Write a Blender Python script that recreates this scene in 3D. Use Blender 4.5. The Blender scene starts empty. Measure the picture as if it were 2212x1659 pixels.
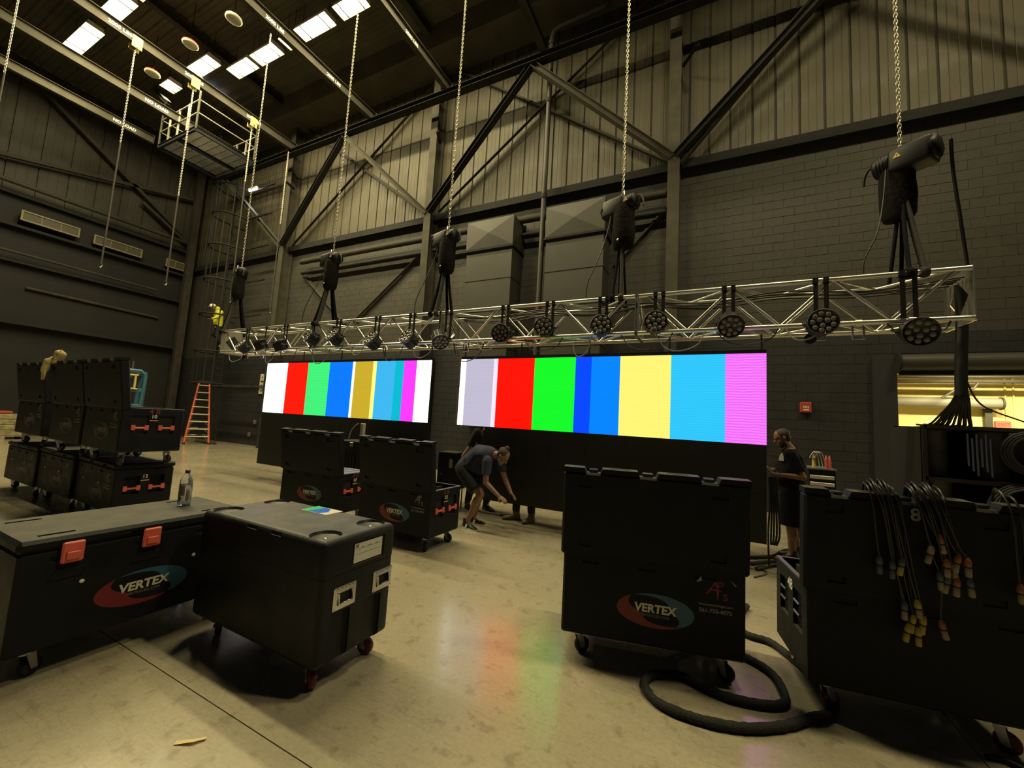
import bpy, bmesh, math, random
from mathutils import Vector, Matrix, Euler
import numpy as np
random.seed(7)
PI = math.pi
R = math.radians
V = Vector
scn = bpy.context.scene
COL = scn.collection

# ------------------------------------------------------------------ camera
cam_d = bpy.data.cameras.new('camera'); cam = bpy.data.objects.new('camera', cam_d); COL.objects.link(cam); scn.camera = cam
FPX = 859.28
cam_d.sensor_fit = 'HORIZONTAL'; cam_d.sensor_width = 36.0; cam_d.lens = FPX / 2212 * 36.0
cam_d.clip_start = 0.05; cam_d.clip_end = 200
def cam_axes(yaw, pit, rol):
    cy, sy = math.cos(yaw), math.sin(yaw)
    f = V((sy * math.cos(pit), cy * math.cos(pit), math.sin(pit)))
    r = V((cy, -sy, 0)); u = r.cross(f)
    return r * math.cos(rol) + u * math.sin(rol), -r * math.sin(rol) + u * math.cos(rol), f
cr, cu, cf = cam_axes(R(-26.4), R(5.35), R(3.28))
M = Matrix((cr, cu, -cf)).transposed().to_4x4(); M.translation = V((0, 0, 1.65))
cam.matrix_world = M

# ------------------------------------------------------------------ world, exposure
w = bpy.data.worlds.new('world'); scn.world = w; w.use_nodes = True
bg = w.node_tree.nodes['Background']; bg.inputs[0].default_value = (0.75, 0.85, 1.0, 1); bg.inputs[1].default_value = 0.020
scn.view_settings.view_transform = 'Standard'; scn.view_settings.look = 'None'
scn.view_settings.gamma = 1; scn.view_settings.use_curve_mapping = False
scn.view_settings.exposure = 0.0
scn.cycles.max_bounces = 6; scn.cycles.diffuse_bounces = 4; scn.cycles.glossy_bounces = 3
scn.cycles.transmission_bounces = 6; scn.cycles.sample_clamp_indirect = 4.0
scn.cycles.caustics_reflective = False; scn.cycles.caustics_refractive = False
try:
    scn.cycles.use_denoising = True; scn.cycles.denoiser = 'OPENIMAGEDENOISE'
except Exception: pass

# ------------------------------------------------------------------ lamps (each area light sits in the mouth of a ceiling fixture built below)
LAMP_COL = (1.0, 0.845, 0.455)
def area(name, loc, sx, sy, power, col=LAMP_COL, rot=(0, 0, 0), spread=None):
    d = bpy.data.lights.new(name, 'AREA'); d.shape = 'RECTANGLE'; d.size = sx; d.size_y = sy; d.energy = power; d.color = col
    if spread: d.spread = spread
    o = bpy.data.objects.new(name, d); o.location = loc; o.rotation_euler = rot; COL.objects.link(o); return o
# fixtures: (x centre, y, length)  - those in the frame
FIX = [(-13.65, 6.56, 1.1), (-12.4, 6.56, 1.1), (-11.3, 6.56, 0.5), (-10.2, 6.56, 1.3), (-8.75, 6.56, 1.0),
       (-15.1, 6.0, 1.8), (-16.85, 6.0, 0.6), (-17.3, 3.95, 1.8), (-15.15, 3.95, 1.7)]
# rows carried on unseen; right-hand lamps added to even out the light
FIX_UNSEEN = [(-7.3, 6.56, 1.4), (-5.8, 6.56, 1.4), (-13.2, 3.95, 1.7), (-11.2, 3.95, 1.7), (-8.2, 3.95, 1.7), (-4.0, 3.95, 1.7), (1.5, 3.95, 1.7), (5.5, 4.5, 1.7)]
ZF = 13.6
KZ = (ZF - 1.65) / (12.62 - 1.65)
FIX = [(x * KZ, y * KZ, l * KZ) for x, y, l in FIX]; FIX_UNSEEN = [(x * KZ, y * KZ, l * KZ) for x, y, l in FIX_UNSEEN]
for i, (x, y, l) in enumerate(FIX):
    area('ceiling_lamp_light', (x, y, ZF - 0.14), l, 0.36, 135 * l)
for i, (x, y, l) in enumerate(FIX_UNSEEN):
    area('ceiling_lamp_light', (x, y, ZF - 0.14), l, 0.40, (135 if i < 2 else 220 if i < 5 else 235) * l)
area('bay_lamp_light', (6.3, 13.2, 3.7), 1.2, 0.2, 330, (1.0, 0.86, 0.45))
area('bay_lamp_light', (9.5, 13.2, 3.7), 1.2, 0.2, 260, (1.0, 0.86, 0.45))

# ------------------------------------------------------------------ materials
MATS = {}
def srgb(c):
    return tuple(((x / 255) / 12.92 if x / 255 <= 0.04045 else ((x / 255 + 0.055) / 1.055) ** 2.4) for x in c)
def mat(name, col, rough=0.5, metal=0.0, noise=0.0, nscale=8.0, bump=0.0, bscale=60.0, emit=None, estr=0, spec=0.5, trans=0, alpha=1, rvar=0.0, coat=0):
    if name in MATS: return MATS[name]
    m = bpy.data.materials.new(name); m.use_nodes = True; nt = m.node_tree; b = nt.nodes['Principled BSDF']
    c = (*col, 1)
    b.inputs['Base Color'].default_value = c; b.inputs['Roughness'].default_value = rough; b.inputs['Metallic'].default_value = metal
    b.inputs['Specular IOR Level'].default_value = spec
    if trans: b.inputs['Transmission Weight'].default_value = trans
    if coat: b.inputs['Coat Weight'].default_value = coat
    if emit: b.inputs['Emission Color'].default_value = (*emit, 1); b.inputs['Emission Strength'].default_value = estr
    if noise or bump or rvar:
        tc = nt.nodes.new('ShaderNodeTexCoord')
        n = nt.nodes.new('ShaderNodeTexNoise'); n.inputs['Scale'].default_value = nscale; n.inputs['Detail'].default_value = 6
        nt.links.new(tc.outputs['Object'], n.inputs['Vector'])
        if noise:
            rp = nt.nodes.new('ShaderNodeValToRGB')
            rp.color_ramp.elements[0].position = 0.3; rp.color_ramp.elements[1].position = 0.7
            rp.color_ramp.elements[0].color = (*[x * (1 - noise) for x in col], 1); rp.color_ramp.elements[1].color = (*[min(1, x * (1 + noise)) for x in col], 1)
            nt.links.new(n.outputs['Fac'], rp.inputs[0]); nt.links.new(rp.outputs[0], b.inputs['Base Color'])
        if rvar:
            mr = nt.nodes.new('ShaderNodeMapRange'); mr.inputs[1].default_value = 0.3; mr.inputs[2].default_value = 0.7
            mr.inputs[3].default_value = max(0.05, rough - rvar); mr.inputs[4].default_value = min(1, rough + rvar)
            nt.links.new(n.outputs['Fac'], mr.inputs[0]); nt.links.new(mr.outputs[0], b.inputs['Roughness'])
        if bump:
            n2 = nt.nodes.new('ShaderNodeTexNoise'); n2.inputs['Scale'].default_value = bscale; n2.inputs['Detail'].default_value = 4
            nt.links.new(tc.outputs['Object'], n2.inputs['Vector'])
            bp = nt.nodes.new('ShaderNodeBump'); bp.inputs['Strength'].default_value = bump; bp.inputs['Distance'].default_value = 0.01
            nt.links.new(n2.outputs['Fac'], bp.inputs['Height']); nt.links.new(bp.outputs[0], b.inputs['Normal'])
    MATS[name] = m; return m

def dusty_sheen(m, sheen, amount):
    # pale lamp sheen painted in with settled dust on faces that point up
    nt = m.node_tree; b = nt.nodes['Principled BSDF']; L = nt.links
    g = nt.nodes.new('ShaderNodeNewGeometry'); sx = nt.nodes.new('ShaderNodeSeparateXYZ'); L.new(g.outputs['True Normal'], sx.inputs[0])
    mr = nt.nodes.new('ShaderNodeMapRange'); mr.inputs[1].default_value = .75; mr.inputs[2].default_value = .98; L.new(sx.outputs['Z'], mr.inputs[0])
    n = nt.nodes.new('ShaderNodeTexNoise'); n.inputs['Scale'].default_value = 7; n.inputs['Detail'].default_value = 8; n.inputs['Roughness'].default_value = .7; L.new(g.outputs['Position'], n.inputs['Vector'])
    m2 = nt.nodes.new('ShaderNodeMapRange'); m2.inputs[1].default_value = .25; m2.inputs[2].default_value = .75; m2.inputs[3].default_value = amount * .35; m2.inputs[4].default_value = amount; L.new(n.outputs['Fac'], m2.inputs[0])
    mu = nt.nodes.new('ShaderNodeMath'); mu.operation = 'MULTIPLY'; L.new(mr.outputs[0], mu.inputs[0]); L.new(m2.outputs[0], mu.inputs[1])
    mx = nt.nodes.new('ShaderNodeMix'); mx.data_type = 'RGBA'; mx.inputs[7].default_value = (*sheen, 1)
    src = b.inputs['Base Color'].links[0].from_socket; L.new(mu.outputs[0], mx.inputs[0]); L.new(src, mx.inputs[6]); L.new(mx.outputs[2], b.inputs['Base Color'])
CASE = mat('case_plastic', (0.0088, 0.0102, 0.0128), 0.52, noise=0.25, nscale=5, bump=0.25, bscale=260, rvar=0.1, spec=0.16)
dusty_sheen(CASE, (.13, .125, .105), .8)
CASEIN = mat('case_inside', (0.012, 0.012, 0.013), 0.9)
ROTO = mat('rotomould_plastic', (0.0085, 0.0095, 0.0115), 0.44, noise=0.3, nscale=4, bump=0.2, bscale=180, rvar=0.14, spec=0.25)
dusty_sheen(ROTO, (.15, .15, .135), .8)
RIM = mat('case_aluminium_rim', (0.34, 0.34, 0.38), 0.4, metal=0.8)
BLACK = mat('black_plastic', (0.012, 0.012, 0.013), 0.45)
BLACKMAT = mat('black_fabric', (0.011, 0.011, 0.012), 0.95, noise=0.3, nscale=30)
RUBBER = mat('black_rubber', (0.007, 0.007, 0.0075), 0.6, noise=0.3, nscale=20)
SALMON = mat('salmon_plastic', (0.72, 0.13, 0.10), 0.5, noise=0.12, nscale=12)
REDWHEEL = mat('dark_red_wheel', (0.11, 0.012, 0.014), 0.5)
STEEL = mat('zinc_steel', (0.45, 0.45, 0.46), 0.35, metal=1.0)
CHROME = mat('bright_steel', (0.72, 0.72, 0.72), 0.22, metal=1.0)
CHAINM = mat('chain_steel', (0.62, 0.58, 0.48), 0.4, metal=0.75)
ALU = mat('truss_aluminium', (0.70, 0.69, 0.64), 0.33, metal=0.9, noise=0.08, nscale=9)
WHITEP = mat('white_paint', (0.78, 0.77, 0.70), 0.6)
DIMWHITE = mat('dim_white_print', (0.22, 0.22, 0.21), 0.6)
CREAMTXT = mat('cream_print', (0.62, 0.60, 0.47), 0.6)
GREYTXT = mat('grey_print', (0.16, 0.16, 0.15), 0.6)
LOGORED = mat('logo_red', (0.17, 0.016, 0.022), 0.55)
LOGOBLUE = mat('logo_blue', (0.026, 0.105, 0.18), 0.55)
REDTXT = mat('faded_red_print', (0.16, 0.02, 0.022), 0.6)
YEL = mat('yellow_tape', (0.62, 0.50, 0.14), 0.6)
BEAM = mat('dark_steel_paint', (0.042, 0.039, 0.031), 0.75, spec=0.2, noise=0.25, nscale=3, rvar=0.1)
BEAMD = mat('black_steel_paint', (0.018, 0.018, 0.018), 0.75, spec=0.2, noise=0.25, nscale=3)
BEAMG = mat('grey_beam_paint', (0.060, 0.056, 0.043), 0.75, spec=0.2, noise=0.2, nscale=3)
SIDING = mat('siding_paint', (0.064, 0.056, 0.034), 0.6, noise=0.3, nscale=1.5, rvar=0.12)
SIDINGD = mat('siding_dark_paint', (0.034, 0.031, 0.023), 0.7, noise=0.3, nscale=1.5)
BLOCK = mat('block_paint', (0.041, 0.0385, 0.031), 0.65, noise=0.15, nscale=2.5, bump=0.35, bscale=35)
BLOCKD = mat('black_paint_column_shade', (0.016, 0.016, 0.019), 0.7, noise=0.2, nscale=2.5, bump=0.35, bscale=35)
MORTAR = mat('joint_paint', (0.034, 0.032, 0.026), 0.8, noise=0.2)
DUCTM = mat('duct_paint', (0.038, 0.036, 0.029), 0.55, noise=0.12, nscale=2)
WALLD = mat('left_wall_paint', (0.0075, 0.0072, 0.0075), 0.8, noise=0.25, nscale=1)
DECK = mat('roof_deck_paint', (0.075, 0.067, 0.047), 0.75, noise=0.3, nscale=1.2)
YWALL = mat('bay_wall_paint', (0.62, 0.53, 0.24), 0.7, noise=0.06, nscale=3)
SKIN = mat('skin', (0.36, 0.19, 0.125), 0.55, noise=0.12, nscale=14)
SKIND = mat('skin_tanned', (0.20, 0.105, 0.07), 0.55, noise=0.12, nscale=14)
HAIRM = mat('dark_hair', (0.025, 0.017, 0.012), 0.7, noise=0.4, nscale=40)
NAVY = mat('navy_shirt', (0.026, 0.033, 0.064), 0.9, noise=0.2, nscale=9, bump=0.3, bscale=18)
DKSHORT = mat('dark_shorts', (0.006, 0.0068, 0.011), 0.9, noise=0.25, nscale=9, bump=0.3, bscale=18)
DENIM = mat('dark_denim', (0.014, 0.017, 0.028), 0.9, noise=0.3, nscale=20)
TANB = mat('tan_suede', (0.16, 0.115, 0.07), 0.85, noise=0.2, nscale=20)
HIVIS = mat('hi_vis_yellow', (0.62, 0.62, 0.035), 0.8, noise=0.1, nscale=12, bump=0.3, bscale=20)
ORANGE = mat('ladder_orange', (0.55, 0.115, 0.06), 0.55, noise=0.12, nscale=10)
LIFTB = mat('lift_blue', (0.030, 0.105, 0.17), 0.5, noise=0.15, nscale=6)

def emis(name, col, s):
    return mat(name, (0, 0, 0), 0.5, emit=col, estr=s, spec=0.2)
TUBE = emis('fluorescent_glow', (1.0, 0.90, 0.55), 9.0)
TUBEW = emis('cool_tube_glow', (0.85, 0.93, 1.0), 5.0)
SKYL = emis('daylight_slot_glow', (0.75, 0.85, 1.0), 1.3)

def floor_mat():
    m = bpy.data.materials.new('concrete'); m.use_nodes = True; nt = m.node_tree; b = nt.nodes['Principled BSDF']; L = nt.links
    tc = nt.nodes.new('ShaderNodeNewGeometry')
    def noise(s, d=8, r=0.6, dist=0):
        n = nt.nodes.new('ShaderNodeTexNoise'); n.inputs['Scale'].default_value = s; n.inputs['Detail'].default_value = d
        n.inputs['Roughness'].default_value = r; n.inputs['Distortion'].default_value = dist
        L.new(tc.outputs['Position'], n.inputs['Vector']); return n.outputs['Fac']
    def ramp(f, stops):
        r = nt.nodes.new('ShaderNodeValToRGB'); e = r.color_ramp.elements
        while len(e) < len(stops): e.new(0.5)
        for el, (p, c) in zip(e, stops): el.position = p; el.color = (*c, 1)
        L.new(f, r.inputs[0]); return r.outputs[0]
    def mul(a, bb, fac=1.0):
        x = nt.nodes.new('ShaderNodeMix'); x.data_type = 'RGBA'; x.blend_type = 'MULTIPLY'; x.inputs[0].default_value = fac
        L.new(a, x.inputs[6]); L.new(bb, x.inputs[7]); return x.outputs[2]
    base = ramp(noise(0.7, 6), [(0.3, (0.32, 0.288, 0.205)), (0.55, (0.39, 0.35, 0.255)), (0.75, (0.45, 0.41, 0.305))])
    spots = ramp(noise(9, 5, 0.55), [(0.33, (0.60, 0.57, 0.52)), (0.43, (1, 1, 1))])
    fine = ramp(noise(38, 6, 0.7), [(0.25, (0.78, 0.77, 0.74)), (0.6, (1, 1, 1))])
    c = mul(mul(base, spots, 0.6), fine, 0.9)
    # scratches: thin stretched noise bands
    mp = nt.nodes.new('ShaderNodeMapping'); mp.inputs['Rotation'].default_value = (0, 0, 0.6); mp.inputs['Scale'].default_value = (1.2, 26, 1)
    L.new(tc.outputs['Position'], mp.inputs[0])
    n = nt.nodes.new('ShaderNodeTexNoise'); n.inputs['Scale'].default_value = 1.7; n.inputs['Detail'].default_value = 3; n.inputs['Distortion'].default_value = 1.2
    L.new(mp.outputs[0], n.inputs['Vector'])
    sc = ramp(n.outputs['Fac'], [(0.485, (1, 1, 1)), (0.5, (0.72, 0.70, 0.66)), (0.515, (1, 1, 1))])
    c = mul(c, sc, 0.7)
    L.new(c, b.inputs['Base Color'])
    mr = nt.nodes.new('ShaderNodeMapRange'); mr.inputs[3].default_value = 0.17; mr.inputs[4].default_value = 0.36
    L.new(noise(2.2, 6), mr.inputs[0]); L.new(mr.outputs[0], b.inputs['Roughness'])
    b.inputs['Specular IOR Level'].default_value = 0.6
    b.inputs['Coat Weight'].default_value = 0.7; b.inputs['Coat Roughness'].default_value = 0.16
    bp = nt.nodes.new('ShaderNodeBump'); bp.inputs['Strength'].default_value = 0.05; bp.inputs['Distance'].default_value = 0.004
    L.new(noise(22, 5), bp.inputs['Height']); L.new(bp.outputs[0], b.inputs['Normal'])
    return m
CONC = floor_mat()

ORD = 'first second third fourth fifth sixth seventh eighth ninth tenth eleventh twelfth thirteenth fourteenth fifteenth sixteenth seventeenth eighteenth'.split()
# ------------------------------------------------------------------ mesh builder
def frame_of(d):
    d = V(d).normalized(); a = V((0, 0, 1)) if abs(d.z) < 0.9 else V((1, 0, 0))
    x = a.cross(d).normalized(); return x, d.cross(x), d
class MB:
    def __init__(s): s.v = []; s.f = []; s.m = []; s.sm = []
    def add(s, vs, fs, mi=0, smooth=False):
        o = len(s.v); s.v.extend([tuple(v) for v in vs])
        for f in fs: s.f.append([i + o for i in f]); s.m.append(mi); s.sm.append(smooth)
        return s
    def box(s, a, b, mi=0, mx=None):
        x0, y0, z0 = a; x1, y1, z1 = b
        vs = [V((x, y, z)) for z in (z0, z1) for y in (y0, y1) for x in (x0, x1)]
        if mx is not None: vs = [mx @ v for v in vs]
        return s.add(vs, [(0, 2, 3, 1), (4, 5, 7, 6), (0, 1, 5, 4), (2, 6, 7, 3), (0, 4, 6, 2), (1, 3, 7, 5)], mi)
    def cbox(s, a, b, c=0.01, mi=0, mx=None, seg=1):
        bm = bmesh.new(); bmesh.ops.create_cube(bm, size=1)
        for v in bm.verts: v.co = V([a[i] + (v.co[i] + 0.5) * (b[i] - a[i]) for i in range(3)])
        c = min(c, 0.49 * min(abs(b[i] - a[i]) for i in range(3)))
        bmesh.ops.bevel(bm, geom=bm.edges[:], offset=c, segments=seg, affect='EDGES', profile=0.5)
        vs = [(mx @ v.co if mx is not None else v.co.copy()) for v in bm.verts]; bm.verts.index_update()
        s.add(vs, [[v.index for v in f.verts] for f in bm.faces], mi, seg > 1); bm.free(); return s
    def loft(s, rings, mi=0, smooth=True, caps=True, closed=False):
        n = len(rings[0]); vs = [p for r in rings for p in r]; fs = []
        k = len(rings)
        for i in range(k if closed else k - 1):
            for j in range(n):
                a = i * n + j; b = i * n + (j + 1) % n; c = ((i + 1) % k) * n + (j + 1) % n; d = ((i + 1) % k) * n + j
                fs.append((a, b, c, d))
        s.add(vs, fs, mi, smooth)
        if caps and not closed:
            s.add(rings[0], [list(range(n))[::-1]], mi); s.add(rings[-1], [list(range(n))], mi)
        return s
    def cyl(s, p0, p1, r0, r1=None, n=12, mi=0, smooth=True, caps=True):
        r1 = r0 if r1 is None else r1; p0, p1 = V(p0), V(p1); x, y, z = frame_of(p1 - p0)
        ring = lambda p, r: [p + x * (r * math.cos(2 * PI * k / n)) + y * (r * math.sin(2 * PI * k / n)) for k in range(n)]
        return s.loft([ring(p0, r0), ring(p1, r1)], mi, smooth, caps)
    def tube(s, pts, r, n=8, mi=0, caps=True, closed=False, flat=1.0):
        pts = [V(p) for p in pts]; rs = r if isinstance(r, (list, tuple)) else [r] * len(pts)
        rings = []; k = len(pts); xp = None
        for i, p in enumerate(pts):
            d = (pts[(i + 1) % k] - pts[i - 1]) if closed else (pts[min(i + 1, k - 1)] - pts[max(i - 1, 0)])
            d = d.normalized() if d.length > 1e-9 else V((0, 0, 1))
            if xp is None: x, y, _ = frame_of(d)
            else:
                x = (xp - d * xp.dot(d))
                x = x.normalized() if x.length > 1e-6 else frame_of(d)[0]
                y = d.cross(x)
            xp = x
            rings.append([p + x * (rs[i] * math.cos(2 * PI * j / n)) + y * (rs[i] * flat * math.sin(2 * PI * j / n)) for j in range(n)])
        return s.loft(rings, mi, True, caps, closed)
    def lathe(s, prof, o=(0, 0, 0), d=(0, 0, 1), n=20, mi=0, smooth=True):
        o = V(o); x, y, z = frame_of(d)
        rings = [[o + z * h + x * (r * math.cos(2 * PI * k / n)) + y * (r * math.sin(2 * PI * k / n)) for k in range(n)] for r, h in prof]
        return s.loft(rings, mi, smooth, True)
    def ell(s, c, rad, mx=None, n=12, m=8, mi=0):
        c = V(c); rings = []
        for i in range(1, m):
            t = PI * i / m; rr = math.sin(t); h = -math.cos(t)
            ring = []
            for k in range(n):
                p = V((rad[0] * rr * math.cos(2 * PI * k / n), rad[1] * rr * math.sin(2 * PI * k / n), rad[2] * h))
                ring.append(c + (mx @ p if mx is not None else p))
            rings.append(ring)
        b = V((0, 0, -rad[2])); t = V((0, 0, rad[2]))
        if mx is not None: b, t = mx @ b, mx @ t
        o = len(s.v); s.loft(rings, mi, True, False)
        s.add([c + b] + rings[0], [(0, 1 + (k + 1) % n, 1 + k) for k in range(n)], mi, True)
        s.add([c + t] + rings[-1], [(0, 1 + k, 1 + (k + 1) % n) for k in range(n)], mi, True)
        return s
    def cap(s, p0, p1, r0, r1, n=10, mi=0):
        p0, p1 = V(p0), V(p1); x, y, z = frame_of(p1 - p0); rings = []
        for a in (-75, -50, -25, 0):
            rr = r0 * math.cos(R(a)); h = r0 * math.sin(R(a)); rings.append([p0 + z * h + x * (rr * math.cos(2 * PI * k / n)) + y * (rr * math.sin(2 * PI * k / n)) for k in range(n)])
        for a in (0, 25, 50, 75):
            rr = r1 * math.cos(R(a)); h = r1 * math.sin(R(a)); rings.append([p1 + z * h + x * (rr * math.cos(2 * PI * k / n)) + y * (rr * math.sin(2 * PI * k / n)) for k in range(n)])
        return s.loft(rings, mi, True, True)
    def prism(s, poly, o, u, v, depth, mi=0):
        """polygon (2d points counter clockwise) in plane o+u*a+v*b, pushed out along u x v by depth"""
        o, u, v = V(o), V(u), V(v); n = u.cross(v).normalized()
        a = [o + u * p[0] + v * p[1] for p in poly]; b = [p + n * depth for p in a]
        return s.loft([a, b], mi, False, True)
    def hgrid(s, o, u, v, U, W, recs=(), mi=0, mr=None):
        """flat face U x W at o with rectangular recesses (u0,u1,v0,v1,depth[,mat])"""
        o, u, v = V(o), V(u), V(v); n = u.cross(v).normalized()
        us = sorted({0, U, *[r[0] for r in recs], *[r[1] for r in recs]}); vs = sorted({0, W, *[r[2] for r in recs], *[r[3] for r in recs]})
        dep = {}; mm = {}
        for i in range(len(us) - 1):
            for j in range(len(vs) - 1):
                cu_, cv_ = (us[i] + us[i + 1]) / 2, (vs[j] + vs[j + 1]) / 2; d = 0; q = mi
                for r in recs:
                    if r[0] < cu_ < r[1] and r[2] < cv_ < r[3]:
                        d = r[4]; q = r[5] if len(r) > 5 else mi
                dep[i, j] = d; mm[i, j] = q
        P = lambda a, b, d: o + u * a + v * b - n * d
        for (i, j), d in dep.items():
            s.add([P(us[i], vs[j], d), P(us[i + 1], vs[j], d), P(us[i + 1], vs[j + 1], d), P(us[i], vs[j + 1], d)], [(0, 1, 2, 3)], mm[i, j])
            if (i + 1, j) in dep and dep[i + 1, j] != d:
                s.add([P(us[i + 1], vs[j], d), P(us[i + 1], vs[j + 1], d), P(us[i + 1], vs[j + 1], dep[i + 1, j]), P(us[i + 1], vs[j], dep[i + 1, j])], [(0, 1, 2, 3)], mm[i, j])
            if (i, j + 1) in dep and dep[i, j + 1] != d:
                s.add([P(us[i], vs[j + 1], d), P(us[i + 1], vs[j + 1], d), P(us[i + 1], vs[j + 1], dep[i, j + 1]), P(us[i], vs[j + 1], dep[i, j + 1])], [(0, 1, 2, 3)], mm[i, j])
        return s
    def pbox(s, a, b, c=0.012, rec=None, mi=0):
        """chamfered box whose faces may carry recesses; keys: -y +y -x +x -z +z"""
        rec = rec or {}
        x0, y0, z0 = a; x1, y1, z1 = b; X, Y, Z = x1 - x0, y1 - y0, z1 - z0
        F = {'-y': ((x0 + c, y0, z0 + c), (1, 0, 0), (0, 0, 1), X, Z), '+y': ((x1 - c, y1, z0 + c), (-1, 0, 0), (0, 0, 1), X, Z),
             '+x': ((x1, y0 + c, z0 + c), (0, 1, 0), (0, 0, 1), Y, Z), '-x': ((x0, y1 - c, z0 + c), (0, -1, 0), (0, 0, 1), Y, Z),
             '+z': ((x0 + c, y0 + c, z1), (1, 0, 0), (0, 1, 0), X, Y), '-z': ((x0 + c, y1 - c, z0), (1, 0, 0), (0, -1, 0), X, Y)}
        for k, (o, u, v, U, W) in F.items():
            s.hgrid(o, u, v, U - 2 * c, W - 2 * c, [(r[0] - c, r[1] - c, r[2] - c, r[3] - c, *r[4:]) for r in rec.get(k, ())], mi)
        xs, ys, zs = (x0, x1), (y0, y1), (z0, z1); sg = (1, -1)
        for i in (0, 1):
            for j in (0, 1):
                # edges along x, y, z
                yy, zz = ys[i], zs[j]; dy, dz = sg[i] * c, sg[j] * c
                s.add([(x0 + c, yy + dy, zz), (x1 - c, yy + dy, zz), (x1 - c, yy, zz + dz), (x0 + c, yy, zz + dz)], [(0, 1, 2, 3)], mi)
                xx, zz = xs[i], zs[j]; dx, dz = sg[i] * c, sg[j] * c
                s.add([(xx + dx, y0 + c, zz), (xx + dx, y1 - c, zz), (xx, y1 - c, zz + dz), (xx, y0 + c, zz + dz)], [(0, 1, 2, 3)], mi)
                xx, yy = xs[i], ys[j]; dx, dy = sg[i] * c, sg[j] * c
                s.add([(xx + dx, yy, z0 + c), (xx + dx, yy, z1 - c), (xx, yy + dy, z1 - c), (xx, yy + dy, z0 + c)], [(0, 1, 2, 3)], mi)
                for k in (0, 1):
                    xx, yy, zz = xs[i], ys[j], zs[k]
                    s.add([(xx + sg[i] * c, yy + sg[j] * c, zz), (xx, yy + sg[j] * c, zz + sg[k] * c), (xx + sg[i] * c, yy, zz + sg[k] * c)], [(0, 1, 2)], mi)
        return s
    def mesh(s, name, mats):
        me = bpy.data.meshes.new(name); me.from_pydata(s.v, [], s.f)
        for m in (mats if isinstance(mats, (list, tuple)) else [mats]): me.materials.append(m)
        me.polygons.foreach_set('material_index', s.m); me.polygons.foreach_set('use_smooth', s.sm)
        me.update(); return me
    def build(s, name, mats, parent=None, loc=None, rot=None, fix=False):
        me = s.mesh(name, mats)
        if fix:
            bm = bmesh.new(); bm.from_mesh(me); bmesh.ops.remove_doubles(bm, verts=bm.verts, dist=1e-5); bmesh.ops.recalc_face_normals(bm, faces=bm.faces); bm.to_mesh(me); bm.free()
        o = bpy.data.objects.new(name, me); COL.objects.link(o)
        if parent: o.parent = parent
        if loc is not None: o.location = loc
        if rot is not None: o.rotation_euler = rot
        return o
def inst(me, name, parent=None, loc=(0, 0, 0), rot=(0, 0, 0), scale=None):
    o = bpy.data.objects.new(name, me); COL.objects.link(o); o.parent = parent; o.location = loc; o.rotation_euler = rot
    if scale: o.scale = scale
    return o
def tag(o, label=None, cat=None, group=None, kind=None):
    if label: o['label'] = label
    if cat: o['category'] = cat
    if group: o['group'] = group
    if kind: o['kind'] = kind
    return o
def thing(name, label, cat, loc=(0, 0, 0), rz=0, group=None):
    o = bpy.data.objects.new(name, None); o.empty_display_size = 0.1; COL.objects.link(o)
    o.location = loc; o.rotation_euler = (0, 0, rz); return tag(o, label, cat, group)
def struct(o): o['kind'] = 'structure'; return o
def clone(root, label=None, loc=None, rz=None, group=None):
    r = root.copy(); COL.objects.link(r)
    if loc is not None: r.location = loc
    if rz is not None: r.rotation_euler = (0, 0, rz)
    if label: r['label'] = label
    if group: r['group'] = group
    for ch in list(root.children):
        c = ch.copy(); COL.objects.link(c); c.parent = r
        for g in list(ch.children):
            d = g.copy(); COL.objects.link(d); d.parent = c
    return r
_DG = None
def evaluated_mesh(o):
    dg = bpy.context.evaluated_depsgraph_get(); dg.update()
    return bpy.data.meshes.new_from_object(o.evaluated_get(dg))
_TXT = {}
def text_mesh(body, size, bold=0.0, shear=0.0, space=1.0, align='CENTER'):
    k = (body, size, bold, shear, space, align)
    if k in _TXT: return _TXT[k]
    cu_ = bpy.data.curves.new('lettering', 'FONT'); cu_.body = body; cu_.size = size; cu_.offset = bold; cu_.shear = shear
    cu_.space_character = space; cu_.align_x = align; cu_.extrude = 0.0006; cu_.resolution_u = 3
    o = bpy.data.objects.new('lettering', cu_); COL.objects.link(o)
    me = evaluated_mesh(o); bpy.data.objects.remove(o); me.name = 'lettering'
    _TXT[k] = me; return me
def lettering(body, size, m, parent, o, u, v, bold=0.0, shear=0.0, space=1.0, align='CENTER', label=None, name='lettering', sx=1.0):
    me = text_mesh(body, size, bold, shear, space, align).copy(); me.materials.clear(); me.materials.append(m)
    ob = bpy.data.objects.new(name, me); COL.objects.link(ob); ob.parent = parent
    u, v = V(u), V(v); mx = Matrix((u * sx, v, u.cross(v))).transposed().to_4x4(); mx.translation = V(o); ob.matrix_local = mx
    if label: ob['label'] = label
    return ob
def bez(p, n=24):
    """smooth curve through the points (Catmull-Rom)"""
    p = [V(q) for q in p]; out = []
    for i in range(len(p) - 1):
        a, b, c, d = p[max(i - 1, 0)], p[i], p[i + 1], p[min(i + 2, len(p) - 1)]
        for k in range(n):
            t = k / n
            out.append(0.5 * ((2 * b) + (c - a) * t + (2 * a - 5 * b + 4 * c - d) * t * t + (3 * b - a - 3 * c + d) * t ** 3))
    out.append(p[-1]); return out

# =================================================================== THE HALL
XL, XR, YW, YF = -24.0, 12.0, 10.5, -5.0
ZR = 14.6
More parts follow.
